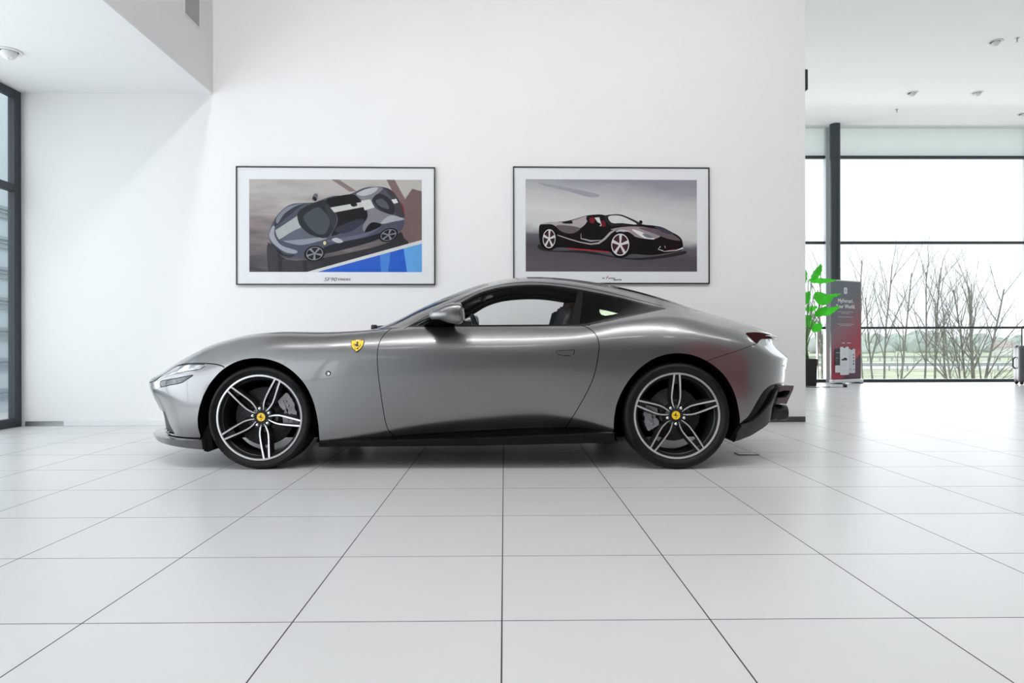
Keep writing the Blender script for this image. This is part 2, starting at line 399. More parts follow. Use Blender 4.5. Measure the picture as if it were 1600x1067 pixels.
# left: a sports car with stripes seen from above on a race track apron
bgL = bpy.data.materials.new('print_track'); bgL.use_nodes = True
def ramp_bg(m, stops, sx, sy, sc=3., amt=.5, stretch=(1, 1, 4)):
    nt = m.node_tree; b = nt.nodes['Principled BSDF']; b.inputs['Roughness'].default_value = .45; b.inputs['Specular IOR Level'].default_value = .12
    tc = nt.nodes.new('ShaderNodeTexCoord'); mp = nt.nodes.new('ShaderNodeMapping'); mp.inputs['Scale'].default_value = stretch
    mp.inputs['Rotation'].default_value = (0, -.35, 0)
    n = nt.nodes.new('ShaderNodeTexNoise'); n.inputs['Scale'].default_value = sc; n.inputs['Detail'].default_value = 8
    nt.links.new(tc.outputs['Object'], mp.inputs[0]); nt.links.new(mp.outputs[0], n.inputs['Vector'])
    s = nt.nodes.new('ShaderNodeSeparateXYZ'); nt.links.new(tc.outputs['Object'], s.inputs[0])
    def mt(op, a, bb):
        q = nt.nodes.new('ShaderNodeMath'); q.operation = op
        for i, w in enumerate((a, bb)):
            if isinstance(w, (int, float)): q.inputs[i].default_value = w
            else: nt.links.new(w, q.inputs[i])
        return q.outputs[0]
    f = mt('ADD', mt('MULTIPLY', s.outputs['X'], sx[1]), mt('MULTIPLY', s.outputs['Z'], sy[1])); f = mt('ADD', f, sx[0])
    f = mt('ADD', f, mt('MULTIPLY', mt('SUBTRACT', n.outputs['Fac'], .5), amt))
    r = nt.nodes.new('ShaderNodeValToRGB'); e = r.color_ramp.elements
    while len(e) > 1: e.remove(e[-1])
    e[0].position = stops[0][0]; e[0].color = (*lin(*stops[0][1]), 1)
    for p, c in stops[1:]:
        q = e.new(p); q.color = (*lin(*c), 1)
    nt.links.new(f, r.inputs['Fac']); nt.links.new(r.outputs['Color'], b.inputs['Base Color'])
# bottom z 1.515 .. top z 2.433
ramp_bg(bgL, [(0, (60, 56, 62)), (.35, (98, 90, 93)), (.6, (132, 122, 122)), (1, (176, 172, 168))], (-1.55, .0), (0, 1/.918), 2.2, .9)
A = lambda *p: list(p)
def cp(*p): return curve_poly(list(p), 4)
def wheel_layers(cx, cy, rx, ry, rot, tyre, rimc, gap, n=5, a0=.3):
    L = [(tyre, ell(cx, cy, rx*1.22, ry*1.2, 28, rot)), (rimc, ell(cx, cy, rx, ry, 28, rot)), (gap, ell(cx, cy, rx*.9, ry*.9, 28, rot))]
    for k in range(n):
        a = a0+2*PI*k/n
        pts = []
        for r, da in ((.1, -.9), (.93, -.17), (.93, .17), (.1, .9)):
            x, y = rx*r*math.cos(a+da), ry*r*math.sin(a+da)
            pts.append((cx+x*math.cos(rot)-y*math.sin(rot), cy+x*math.sin(rot)+y*math.cos(rot)))
        L.append((rimc, pts))
    L.append((rimc, ell(cx, cy, rx*.2, ry*.2, 12, rot)))
    return L
dk = pm(26, 25, 30); body = pm(74, 77, 92); blk = pm(19, 18, 21)
Lp = [(145, 145, 1410, 825),
 (pm(120, 100, 98), A((1150, 145), (1210, 145), (1310, 330), (1410, 420), (1410, 480), (1290, 400), (1230, 300))),
 (pm(128, 112, 110), A((745, 145), (800, 145), (930, 230), (880, 235))),
 (pm(112, 92, 92), A((1260, 330), (1340, 210), (1410, 230), (1410, 590), (1270, 610), (1240, 540))),
 (pm(46, 45, 50), cp((285, 610), (420, 735), (690, 720), (1000, 655), (1180, 600), (1250, 530), (1275, 570), (1270, 640), (700, 790), (560, 825), (310, 825), (280, 780))),
 (pm(44, 92, 190), A((640, 825), (1410, 610), (1410, 825))),
 (pm(72, 128, 205), A((1100, 700), (1180, 680), (1160, 825), (1110, 825))),
 (pm(96, 158, 216), A((1275, 650), (1410, 610), (1410, 825), (1300, 825))),
 (pm(205, 205, 204), A((565, 825), (1410, 588), (1410, 615), (640, 825))),
 (body, cp((290, 560), (300, 500), (335, 430), (395, 362), (460, 326), (545, 318), (620, 314), (680, 292), (760, 266), (850, 262), (910, 240), (985, 206), (1060, 197), (1130, 200), (1190, 225), (1240, 290), (1275, 370), (1281, 430), (1275, 490), (1240, 530), (1190, 505), (1130, 530), (1100, 575), (1000, 612), (700, 690), (640, 640), (590, 650), (550, 700), (480, 722), (430, 725), (360, 690), (305, 625))),
 (pm(138, 142, 152), cp((380, 592), (480, 588), (640, 572), (712, 576), (650, 600), (510, 628))),
 (pm(52, 54, 64), cp((330, 495), (350, 420), (440, 360), (540, 328), (505, 355), (420, 425))),
 (pm(120, 124, 136), cp((345, 430), (420, 350), (540, 320), (480, 345), (400, 400), (352, 470))),
 (pm(166, 171, 170), A((335, 520), (498, 412), (506, 470), (525, 498), (362, 588), (345, 560))),
 (pm(92, 95, 108), cp((370, 590), (520, 500), (570, 540), (640, 568), (480, 590))),
 (pm(150, 154, 164), cp((291, 560), (308, 500), (330, 490), (330, 560), (380, 630), (490, 668), (478, 690), (400, 676), (320, 615))),
 (pm(36, 38, 46), cp((300, 612), (400, 690), (480, 700), (430, 722), (360, 690))),
 (pm(34, 39, 43), cp((496, 410), (520, 368), (600, 325), (705, 298), (750, 350), (782, 450), (722, 566), (640, 568), (560, 530), (510, 470))),
 (pm(66, 72, 78), cp((540, 430), (590, 375), (650, 350), (690, 380), (735, 450), (695, 548), (610, 525))),
 (pm(48, 52, 58), cp((700, 330), (745, 360), (775, 450), (755, 500), (725, 420))),
 (blk, cp((706, 298), (780, 272), (900, 254), (960, 300), (1003, 380), (1003, 430), (940, 492), (800, 545), (745, 555), (792, 450), (762, 366))),
 (pm(47, 50, 62), cp((775, 525), (800, 490), (930, 440), (985, 440), (950, 490), (850, 540))),
 (pm(190, 192, 190), A((738, 352), (970, 310), (988, 345), (766, 388))),
 (blk, cp((885, 328), (925, 318), (935, 335), (905, 345))),
 (pm(122, 122, 130), cp((925, 254), (985, 222), (1060, 200), (1125, 212), (1045, 290), (1078, 362), (1180, 400), (1275, 425), (1265, 445), (1110, 465), (1000, 530), (975, 490), (1012, 420), (1000, 340), (962, 290))),
 (pm(176, 178, 182), cp((930, 250), (1000, 215), (1085, 203), (1060, 240), (985, 265))),
 (pm(196, 198, 196), A((962, 302), (1030, 290), (1062, 350), (990, 372))),
 (pm(158, 160, 168), cp((1110, 460), (1180, 408), (1278, 432), (1210, 452), (1130, 470))),
 (pm(42, 43, 50), cp((1045, 290), (1095, 248), (1170, 282), (1212, 350), (1192, 402), (1110, 372), (1070, 332))),
 (pm(80, 82, 92), cp((1070, 300), (1110, 285), (1150, 310), (1170, 360), (1120, 350), (1085, 330))),
 (pm(64, 61, 66), cp((1130, 204), (1190, 225), (1245, 300), (1277, 370), (1281, 425), (1215, 402), (1212, 325), (1170, 256))),
 (pm(205, 206, 204), A((1186, 292), (1222, 285), (1236, 314), (1204, 322))),
 (pm(140, 30, 36), cp((1255, 300), (1278, 360), (1283, 420), (1274, 380))),
 (blk, cp((990, 532), (1030, 466), (1085, 462), (1112, 482), (1060, 512))),
 (pm(30, 31, 38), cp((700, 690), (700, 640), (850, 600), (1000, 570), (1100, 540), (1110, 570), (1000, 615))),
 (pm(96, 99, 118), cp((700, 600), (820, 575), (990, 540), (1100, 500), (1000, 560), (830, 600))),
 ]
Lp += wheel_layers(1165, 552, 60, 40, -.35, blk, pm(120, 122, 130), dk, 5, .2)
Lp += wheel_layers(622, 690, 62, 48, -.2, blk, pm(128, 130, 138), dk, 5, .5)
Lp += [(pm(96, 98, 106), cp((604, 288), (622, 252), (645, 256), (640, 292), (625, 305))), (blk, cp((608, 285), (622, 272), (640, 292), (628, 305))),
 (pm(176, 178, 184), cp((748, 588), (785, 574), (832, 600), (795, 613))), (pm(214, 200, 150), ell(696, 613, 11, 14, 12))]
picture(-2.648, -.687, 1.387, 2.559, -2.52, -.82, 1.515, 2.433, bgL, Lp,
 [('SF90', .052, -1.790, 1.425, .25, pm(96, 104, 106), .130), ('STRADALE', .034, -1.655, 1.430, .25, pm(104, 8, 32), .130)],
 'framed photograph of a grey striped sports car seen from above, left on the white wall')

# right: a black open sports car on dark gravel under a pale sky
bgR = bpy.data.materials.new('print_sky'); bgR.use_nodes = True
ramp_bg(bgR, [(0, (92, 86, 92)), (.18, (78, 74, 80)), (.33, (98, 95, 102)), (.42, (196, 196, 194)), (.62, (202, 203, 200)), (.82, (178, 179, 180)), (1, (140, 141, 150))], (-1.647, .10), (0, 1/.924), 2.6, .16, (1, 1, 3))
bk = pm(16, 12, 14, .2); gy = pm(168, 158, 162)
Rp = [(150, 150, 1445, 848),
 (pm(150, 151, 160), cp((240, 175), (420, 205), (700, 262), (640, 285), (450, 235), (300, 200))),
 (pm(40, 36, 40), cp((250, 640), (350, 690), (600, 690), (900, 745), (1150, 728), (1345, 690), (1330, 720), (1000, 760), (600, 710), (280, 690))),
 (bk, cp((252, 505), (290, 488), (335, 476), (440, 468), (520, 450), (600, 425), (680, 416), (750, 421), (830, 412), (890, 422), (960, 455), (1030, 488), (1110, 497), (1180, 510), (1250, 545), (1310, 580), (1335, 620), (1330, 682), (1250, 702), (1100, 722), (950, 714), (900, 738), (850, 735), (790, 700), (600, 682), (400, 665), (350, 685), (300, 675), (258, 635))),
 (gy, cp((262, 490), (335, 472), (440, 474), (530, 452), (608, 428), (612, 470), (560, 520), (470, 545), (400, 520), (350, 492), (300, 490))),
 (pm(98, 90, 94), cp((380, 500), (470, 500), (560, 520), (500, 560), (420, 545))),
 (bk, cp((425, 478), (490, 462), (500, 484), (440, 484))),
 (pm(20, 16, 18), cp((606, 440), (640, 420), (750, 422), (800, 505), (700, 512), (625, 478))),
 (pm(118, 26, 38), cp((636, 440), (668, 446), (662, 482), (632, 470))),
 (pm(104, 22, 34), cp((716, 468), (744, 462), (752, 502), (724, 506))),
 (pm(206, 206, 206), A((668, 440), (705, 436), (722, 500), (706, 504), (690, 470))),
 (pm(40, 34, 36), cp((740, 430), (830, 413), (900, 425), (1020, 490), (860, 500), (790, 500))),
 (pm(204, 205, 204), cp((772, 432), (830, 422), (890, 434), (990, 488), (880, 480), (800, 478))),
 (pm(150, 138, 142), cp((790, 530), (860, 512), (980, 505), (1100, 520), (1180, 560), (1120, 600), (1000, 590), (930, 560), (880, 540))),
 (pm(96, 84, 90), cp((1000, 515), (1120, 520), (1250, 560), (1320, 610), (1230, 600), (1120, 560))),
 (pm(60, 62, 74), cp((1120, 505), (1200, 520), (1270, 560), (1200, 555))),
 (bk, cp((800, 545), (860, 530), (930, 550), (980, 600), (960, 700), (940, 640), (900, 575), (840, 560))),
 (pm(190, 182, 186), cp((830, 540), (880, 528), (940, 545), (900, 545), (850, 552))),
 (pm(216, 214, 216), cp((950, 528), (1010, 542), (1125, 598), (1060, 598), (1010, 575))),
 (pm(110, 112, 124), cp((1030, 560), (1080, 568), (1112, 592), (1060, 588))),
 (gy, stroke([(388, 572), (470, 600), (560, 626), (640, 640), (700, 632), (745, 600), (790, 552), (830, 530)], [6, 8, 8, 10, 14, 16, 16, 8])),
 (gy, stroke([(566, 560), (566, 598), (640, 616), (720, 610)], [3, 8, 12, 3])),
 (pm(176, 44, 40), stroke([(470, 672), (600, 683), (778, 698)], [7, 8, 6])),
 (pm(196, 196, 200), stroke([(1168, 655), (1150, 678), (1188, 690)], 6)), (pm(150, 150, 156), stroke([(1200, 650), (1204, 670)], 5)),
 (pm(206, 206, 210), stroke([(1190, 695), (1290, 686), (1338, 668)], [3, 6, 12])),
 (pm(150, 60, 60), stroke([(1210, 690), (1300, 676)], 4)),
 (bk, cp((1004, 470), (1018, 458), (1032, 470), (1022, 486))), (bk, cp((660, 490), (690, 475), (716, 490), (690, 508))),
 ]
Rp += wheel_layers(326, 600, 48, 72, .05, pm(10, 9, 10), pm(206, 203, 206), pm(52, 30, 36), 5, -1.57)
Rp += wheel_layers(862, 644, 68, 84, .04, pm(10, 9, 10), pm(208, 205, 208), pm(60, 30, 38), 5, -1.57)
picture(.09, 2.071, 1.398, 2.572, .215, 1.944, 1.522, 2.446, bgR, Rp,
 [('La', .026, .981, 1.449, .45, pm(20, 20, 22), None), ('F', .044, 1.018, 1.447, .45, pm(130, 16, 36), None), ('errari', .026, 1.044, 1.449, .45, pm(20, 20, 22), None), ('Aperta', .030, 1.088, 1.432, .45, pm(44, 44, 46), .09)],
 'framed photograph of a black open sports car on gravel, right on the white wall')
# ---- body feature rows: (x, half width, height) from bumper bottom to the roof centre line
ROWS=[
 # A bottom edge
 [(-2.245,.88,.20),(-1.95,.88,.20),(-1.70,.90,.20),(-1.33,.93,.185),(-.94,.935,.182),(-.6,.905,.20),(-.3,.87,.22),(.1,.845,.238),(.45,.84,.25),(.7,.865,.255),(.93,.93,.24),(1.33,.94,.20),(1.68,.91,.165),(1.78,.88,.18),(1.88,.87,.222),(1.99,.86,.258),(2.1,.85,.29),(2.22,.84,.31)],
 # B tuck crest
 [(-2.25,.90,.265),(-1.72,.93,.265),(-1.33,.95,.22),(-.94,.95,.225),(-.5,.945,.275),(-.12,.938,.33),(.25,.938,.37),(.45,.94,.383),(.62,.948,.345),(.92,.965,.295),(1.33,.965,.28),(1.72,.955,.28),(2.25,.92,.42)],
 # C
 [(-2.26,.90,.33),(-1.72,.935,.36),(-1.33,.955,.40),(-.94,.955,.38),(-.3,.958,.43),(.45,.960,.47),(.92,.975,.44),(1.33,.985,.45),(1.72,.965,.42),(2.285,.92,.52)],
 # D
 [(-2.34,.91,.43),(-1.72,.935,.48),(-1.33,.955,.55),(-.94,.960,.54),(-.3,.968,.57),(.45,.972,.60),(.92,.984,.60),(1.33,.99,.62),(1.72,.965,.56),(2.30,.92,.62)],
 # E
 [(-2.378,.915,.515),(-1.72,.925,.585),(-1.33,.95,.69),(-.94,.958,.68),(-.3,.967,.70),(.45,.972,.71),(.92,.980,.74),(1.33,.982,.77),(1.60,.955,.71),(1.80,.938,.70),(1.95,.93,.70),(2.318,.92,.695)],
 # E2 rear crease
 [(-2.368,.91,.54),(-1.72,.915,.62),(-1.33,.935,.738),(-.94,.948,.733),(-.3,.959,.75),(.45,.965,.76),(.92,.972,.80),(1.33,.968,.83),(1.60,.94,.805),(1.76,.92,.795),(1.88,.912,.778),(1.95,.91,.75),(2.02,.905,.722),(2.318,.90,.712)],
 # F
 [(-2.35,.90,.555),(-1.72,.90,.655),(-1.33,.915,.785),(-.94,.935,.785),(-.3,.948,.80),(.45,.955,.81),(.92,.96,.855),(1.33,.95,.885),(1.72,.90,.84),(1.88,.875,.812),(1.98,.86,.782),(2.24,.85,.768)],
 # G
 [(-2.29,.86,.585),(-2.0,.85,.625),(-1.72,.84,.735),(-1.5,.835,.82),(-1.33,.84,.855),(-.94,.875,.855),(-.6,.89,.865),(-.3,.90,.87),(.45,.905,.88),(.75,.905,.905),(1.0,.91,.945),(1.33,.88,.975),(1.72,.82,.895),(1.95,.82,.842),(2.205,.82,.812)],
 # H
 [(-2.23,.78,.62),(-2.0,.75,.685),(-1.72,.735,.80),(-1.5,.72,.868),(-1.33,.72,.89),(-.94,.77,.885),(-.62,.82,.895),(-.3,.845,.908),(.3,.86,.912),(.75,.855,.92),(1.0,.83,.965),(1.33,.78,1.0),(1.72,.73,.925),(2.255,.74,.845)],
 # I glass base
 [(-2.15,.64,.665),(-1.95,.61,.735),(-1.72,.58,.825),(-1.5,.57,.872),(-1.33,.57,.875),(-.94,.64,.885),(-.66,.75,.895),(-.4,.80,.915),(.3,.825,.925),(.75,.815,.935),(1.0,.775,.985),(1.33,.68,1.045),(1.72,.62,.96),(2.25,.63,.862)],
 # I2 glass middle
 [(-2.08,.5,.71),(-1.72,.45,.835),(-1.33,.45,.868),(-.94,.55,.884),(-.66,.73,.898),(-.4,.745,.95),(-.1,.72,1.02),(.3,.715,1.07),(.75,.70,1.06),(1.0,.67,1.05),(1.33,.60,1.065),(1.72,.52,.985),(2.23,.52,.872)],
 # J roof rail
 [(-2.02,.37,.745),(-1.72,.33,.845),(-1.33,.33,.87),(-.94,.45,.884),(-.68,.70,.90),(-.56,.695,.922),(-.4,.675,.985),(-.11,.625,1.10),(.14,.59,1.185),(.4,.565,1.228),(.64,.555,1.225),(.9,.55,1.185),(1.2,.52,1.12),(1.45,.48,1.08),(1.72,.42,1.01),(2.20,.42,.885)],
 # J2
 [(-1.99,.29,.768),(-1.72,.26,.84),(-1.33,.26,.871),(-.94,.40,.886),(-.68,.62,.897),(-.56,.61,.935),(-.4,.59,1.012),(-.11,.555,1.13),(.14,.52,1.215),(.4,.495,1.258),(.64,.485,1.25),(.9,.48,1.21),(1.2,.45,1.148),(1.45,.41,1.09),(1.72,.36,1.008),(2.17,.36,.897)],
 # K
 [(-1.96,.2,.78),(-1.72,.18,.845),(-1.33,.18,.872),(-.94,.22,.889),(-.68,.33,.918),(-.56,.32,.975),(-.4,.31,1.058),(-.11,.29,1.185),(.14,.27,1.265),(.4,.26,1.298),(.64,.255,1.291),(.9,.25,1.26),(1.2,.24,1.2),(1.45,.22,1.129),(1.72,.2,1.034),(2.13,.2,.915)],
 # M centre
 [(-1.90,0,.80),(-1.72,0,.85),(-1.33,0,.875),(-.94,0,.891),(-.72,0,.915),(-.56,0,.985),(-.4,0,1.07),(-.11,0,1.2),(.14,0,1.28),(.4,0,1.308),(.64,0,1.3),(.9,0,1.27),(1.2,0,1.21),(1.45,0,1.136),(1.72,0,1.042),(2.09,0,.93)],
]
def hermite(xs,ys,x):
    xs=np.array(xs,float); ys=np.array(ys,float); n=len(xs)
    h=np.diff(xs); d=np.diff(ys)/h
    m=np.zeros(n); m[0]=d[0]; m[-1]=d[-1]
    for i in range(1,n-1): m[i]=(d[i-1]*h[i]+d[i]*h[i-1])/(h[i-1]+h[i])
    x=np.clip(x,xs[0],xs[-1])
    i=np.clip(np.searchsorted(xs,x)-1,0,n-2)
    t=(x-xs[i])/h[i]
    return ys[i]*(1+2*t)*(1-t)**2+m[i]*h[i]*t*(1-t)**2+ys[i+1]*t*t*(3-2*t)+m[i+1]*h[i]*t*t*(t-1)
XA,XB=-1.72,1.72
def loft(nn=44,nm=230,nt=44,sub=9,smooth=6):
    cols=[]
    for r in ROWS:
        xs=[p[0] for p in r]; W=[p[1] for p in r]; Z=[p[2] for p in r]
        xn,xt=xs[0],xs[-1]
        ph=np.linspace(0,math.pi/2,nn+1)[:-1]
        x1=xn+(XA-xn)*(1-np.cos(ph)); s1=np.sin(ph)
        x2=np.linspace(XA,XB,nm+1); s2=np.ones(nm+1)
        ph=np.linspace(math.pi/2,0,nt+1)[1:]
        x3=xt+(XB-xt)*(1-np.cos(ph)); s3=np.sin(ph)
        x=np.concatenate([x1,x2,x3]); s=np.concatenate([s1,s2,s3])
        y=hermite(xs,W,x)*s; z=hermite(xs,Z,x)
        # fair the row along its length
        for _ in range(smooth):
            for a in (y,z):
                a[1:-1]=a[1:-1]*.5+(a[:-2]+a[2:])*.25
        cols.append(np.stack([x,-y,z],1))
    C=np.stack(cols,0)                     # rows x stations x 3
    C=np.concatenate([2*C[:1]-C[1:2],C,C[-2:-1]*np.array([1,-1,1])],0)
    K=len(ROWS)
    out=[];kk=[]
    for k in range(K-1):
        for j in range(sub):
            u=j/sub
            b=[(1-u)**3/6,(3*u**3-6*u*u+4)/6,(-3*u**3+3*u*u+3*u+1)/6,u**3/6]
            out.append(sum(b[i]*C[k+i] for i in range(4))); kk.append(k+u)
    u=0; out.append((C[K-1]+4*C[K]+C[K+1])/6); kk.append(K-1)
    G=np.stack(out,0); G[-1,:,1]=0; G[:,0,1]=0; G[:,-1,1]=0
    return G,np.array(kk)
# ------------------------------------------------------------------ the grey coupe
cxr = room(-.286, 5.30)
car = empty('car', (cxr[0], cxr[1], 0), -TH)
tag(car, 'silver grey two door coupe with yellow side badge parked on the pale tiles', 'car')

def dens(pts, n=6, closed=False):
    P = [np.array(p, float) for p in pts]; out = []; N = len(P)
    for i in range(N if closed else N-1):
        p0 = P[i-1] if (i or closed) else P[0]; p1 = P[i]; p2 = P[(i+1) % N]; p3 = P[(i+2) % N] if (closed or i+2 < N) else P[-1]
        for k in range(n):
            t = k/n; out.append(.5*((2*p1)+(p2-p0)*t+(2*p0-5*p1+4*p2-p3)*t*t+(3*p1-p0-3*p2+p3)*t**3))
    if not closed: out.append(P[-1])
    return np.array(out)
def seg_d(P, Q, closed):
    A = P; B = np.roll(P, -1, 0)
    if not closed: A = P[:-1]; B = P[1:]
    best = np.full(len(Q), 1e9); side = np.zeros(len(Q))
    for a, b in zip(A, B):
        ab = b-a; L = ab@ab
        if L < 1e-14: continue
        t = np.clip(((Q-a)@ab)/L, 0, 1); d = Q-a-t[:, None]*ab; dd = np.hypot(d[:, 0], d[:, 1])
        s = np.sign(ab[0]*(Q[:, 1]-a[1])-ab[1]*(Q[:, 0]-a[0])); m = dd < best-1e-9
        best[m] = dd[m]; side[m] = s[m]
    return best, side
def sd_poly(P):
    def f(co):
        Q = co[:, [0, 2]]; d, _ = seg_d(P, Q, True); ins = np.zeros(len(Q), bool); n = len(P)
        for i in range(n):
            a, b = P[i], P[(i+1) % n]
            c = (a[1] > Q[:, 1]) != (b[1] > Q[:, 1])
            with np.errstate(divide='ignore', invalid='ignore'):
                xx = (b[0]-a[0])*(Q[:, 1]-a[1])/(b[1]-a[1])+a[0]
            ins ^= c & (Q[:, 0] < xx)
        return np.where(ins, -d, d)
    return f
def sd_line(P):
    def f(co):
        d, s = seg_d(P, co[:, [0, 2]], False); return d*s
    return f

FA = dens([(-1.715, .05), (-1.722, .215), (-1.727, .277), (-1.723, .352), (-1.701, .438), (-1.664, .523), (-1.611, .597), (-1.55, .652), (-1.477, .691), (-1.401, .71), (-1.325, .713), (-1.249, .701), (-1.173, .672), (-1.1, .622), (-1.037, .555), (-.99, .469), (-.962, .377), (-.947, .279), (-.944, .191), (-.944, .05)], 5, True)
RA = dens([(.945, .05), (.935, .238), (.933, .325), (.95, .424), (.986, .509), (1.046, .598), (1.119, .667), (1.192, .711), (1.265, .733), (1.338, .74), (1.412, .732), (1.487, .707), (1.561, .665), (1.622, .611), (1.67, .543), (1.707, .458), (1.73, .36), (1.738, .298), (1.731, .235), (1.70, .185), (1.66, .05)], 5, True)
DT = [(-.405, .912), (-.323, .956), (-.187, 1.018), (-.062, 1.082), (.045, 1.143), (.143, 1.178), (.243, 1.198), (.393, 1.209), (.542, 1.206), (.689, 1.187), (.839, 1.16), (1.039, 1.118), (1.229, 1.067), (1.326, 1.0385)]
DB = [(1.33, 1.036), (1.199, 1.008), (.998, .966), (.806, .9265), (.74, .9165), (.286, .914), (-.131, .9125)]
DLO = np.concatenate([dens(DT, 6), dens(DB, 6)])
DRIP = dens([(-.43, .895), (-.339, .952), (-.264, .999), (-.186, 1.041), (-.106, 1.082), (.043, 1.163), (.14, 1.195), (.242, 1.218), (.34, 1.227), (.443, 1.229), (.642, 1.212), (.842, 1.181), (1.042, 1.136), (1.237, 1.083), (1.32, 1.055)], 6)
DF = dens([(-.545, .93), (-.507, .902), (-.538, .866), (-.561, .816), (-.57, .755), (-.57, .694), (-.562, .596), (-.548, .486), (-.535, .388), (-.521, .301), (-.507, .25), (-.485, .222), (-.45, .16)][1:], 5)
DR = dens([(.74, .9155), (.76, .912), (.799, .885), (.828, .844), (.838, .789), (.832, .728), (.816, .643), (.792, .564), (.756, .485), (.712, .405), (.674, .335), (.642, .273), (.60, .20)], 5)
DOOR = np.concatenate([DF[::-1], np.array([(-.4, .913), (.3, .916)]), DR])
HL = dens([(-1.545, .64), (-1.561, .658), (-1.607, .671), (-1.672, .678), (-1.797, .678), (-1.88, .671), (-1.96, .656), (-2.015, .622), (-2.07, .573), (-2.13, .552), (-2.25, .535), (-2.42, .53)], 5)
RS = dens([(1.50, .68), (1.568, .705), (1.723, .752), (1.878, .799), (2.0, .812), (2.15, .812), (2.4, .812)], 4)
TL = dens([(1.826, .866), (1.872, .874), (1.956, .876), (2.04, .868), (2.13, .858), (2.13, .838), (2.02, .830), (1.96, .829), (1.92, .815), (1.88, .80), (1.85, .83)], 4, True)
DIF = dens([(1.70, .255), (1.736, .289), (1.766, .314), (1.796, .339), (1.842, .41), (1.891, .477), (1.935, .512), (1.985, .531), (2.05, .536), (2.2, .538), (2.4, .538)], 4)
UL = dens([(-2.071, .562), (-2.04, .598), (-2.013, .618), (-1.955, .652), (-1.88, .667), (-1.80, .672), (-1.69, .672), (-1.725, .640), (-1.809, .628), (-1.89, .612), (-1.98, .590), (-2.047, .566)], 3, True)
LL = dens([(-2.032, .560), (-1.954, .575), (-1.88, .587), (-1.76, .607), (-1.803, .574), (-1.844, .551), (-1.929, .536), (-2.02, .521)], 3, True)
SG = dens([(-2.135, .545), (-2.085, .552), (-2.055, .545), (-2.05, .515), (-2.10, .505), (-2.13, .51)], 3, True)
HN = dens([(.562, .756), (.60, .7595), (.68, .763), (.684, .755), (.677, .733), (.659, .723), (.59, .728), (.573, .738)], 3, True)
PF = np.array([(-.70, .83), (-.549, .917), (-.468, .953), (-.348, 1.018), (-.241, 1.063), (-.156, 1.103), (-.07, 1.141), (.025, 1.184), (.14, 1.222)])

G, KK = loft()
nk, nt_ = G.shape[:2]
gn = np.zeros_like(G)
du = np.gradient(G, axis=0); dv = np.gradient(G, axis=1); gn = np.cross(dv, du); L_ = np.linalg.norm(gn, axis=2, keepdims=True); gn = gn/np.maximum(L_, 1e-9)
if gn[60, 150, 1] > 0: gn = -gn
gn[-1, :, 1] = 0; gn /= np.maximum(np.linalg.norm(gn, axis=2, keepdims=True), 1e-9)
bm = bmesh.new(); NL = bm.verts.layers.float_vector.new('n')
V = [[None]*nt_ for _ in range(nk)]
for k in range(nk):
    for i in range(nt_):
        v = bm.verts.new(G[k, i]); v[NL] = gn[k, i]; V[k][i] = v
for k in range(nk-1):
    for i in range(nt_-1):
        bm.faces.new((V[k][i], V[k][i+1], V[k+1][i+1], V[k+1][i]))
bm.normal_update()
def cut(fn, lev=0., mask=None):
    bm.verts.index_update(); bm.verts.ensure_lookup_table()
    co = np.array([v.co[:] for v in bm.verts]); f = fn(co)-lev
    f[np.abs(f) < 2e-5] = 0
    mk = mask(co) if mask else np.ones(len(co), bool)
    zero = set(bm.verts[i] for i in np.where((f == 0) & mk)[0])
    todo = []
    for e in bm.edges:
        a, b = e.verts[0].index, e.verts[1].index
        if f[a]*f[b] < 0 and mk[a] and mk[b]: todo.append((e, e.verts[0], f[a]/(f[a]-f[b])))
    for e, a, t in todo:
        b = e.other_vert(a); na, nb = a[NL].copy(), b[NL].copy()
        _, nv = bmesh.utils.edge_split(e, a, t); nv[NL] = (na*(1-t)+nb*t).normalized(); zero.add(nv)
    fs = set(); 
    for v in zero: fs.update(v.link_faces)
    for fc in fs:
        z = [l.vert for l in fc.loops if l.vert in zero]
        prs = [(z[0], z[1])] if len(z) == 2 else ([(z[0], z[1]), (z[2], z[3])] if len(z) == 4 else ([(z[0], z[-1])] if len(z) == 3 else []))
        for a, b in prs:
            if any(e.other_vert(a) is b for e in a.link_edges): continue
            ff = [x for x in a.link_faces if x in b.link_faces]
            if ff:
                try: bmesh.utils.face_split(ff[0], a, b)
                except Exception: pass
def near(P, r, x0=-9, x1=9, closed=False):
    def f(co):
        d, _ = seg_d(P, co[:, [0, 2]], closed); return (d < r) & (co[:, 0] > x0) & (co[:, 0] < x1)
    return f
W = .0024
fFA, fRA, fDLO, fDF, fDR, fDRIP, fHL, fRS, fTL, fDIF, fUL, fLL, fHN, fSG = sd_poly(FA), sd_poly(RA), sd_poly(DLO), sd_line(DF), sd_line(DR), sd_line(DRIP), sd_line(HL), sd_line(RS), sd_poly(TL), sd_line(DIF), sd_poly(UL), sd_poly(LL), sd_poly(HN), sd_poly(SG)
b1 = np.array([(.75, 1.20), (.662, .90)]); b2 = np.array([(.787, 1.20), (.722, .90)])
fB1, fB2 = sd_line(b1), sd_line(b2)
def fWS(co):
    x, y, z = co.T; zp = np.interp(x, PF[:, 0], PF[:, 1]); zp = zp*1.0
    xh = .055+.33*y*y; xc = -.735+.33*y*y
    return np.minimum(np.minimum((z-zp)*.8, xh-x), x-xc)
def fRG(co):
    x, y, z = co.T
    return np.minimum(np.minimum(x-1.02, 1.62-x), .43-.12*(x-1.02)-np.abs(y))
def fGR(co):
    x, y, z = co.T
    return np.minimum(np.minimum(.358-z, z-.212), (-2.022+(.367-z)*.60-x)*.85)
def fHood(co):
    x, y, z = co.T
    return np.minimum(.60+.0*x-np.abs(y), (-.80+.33*y*y)-x)
up = lambda co: co[:, 2] > .88
cut(fFA); cut(fRA)
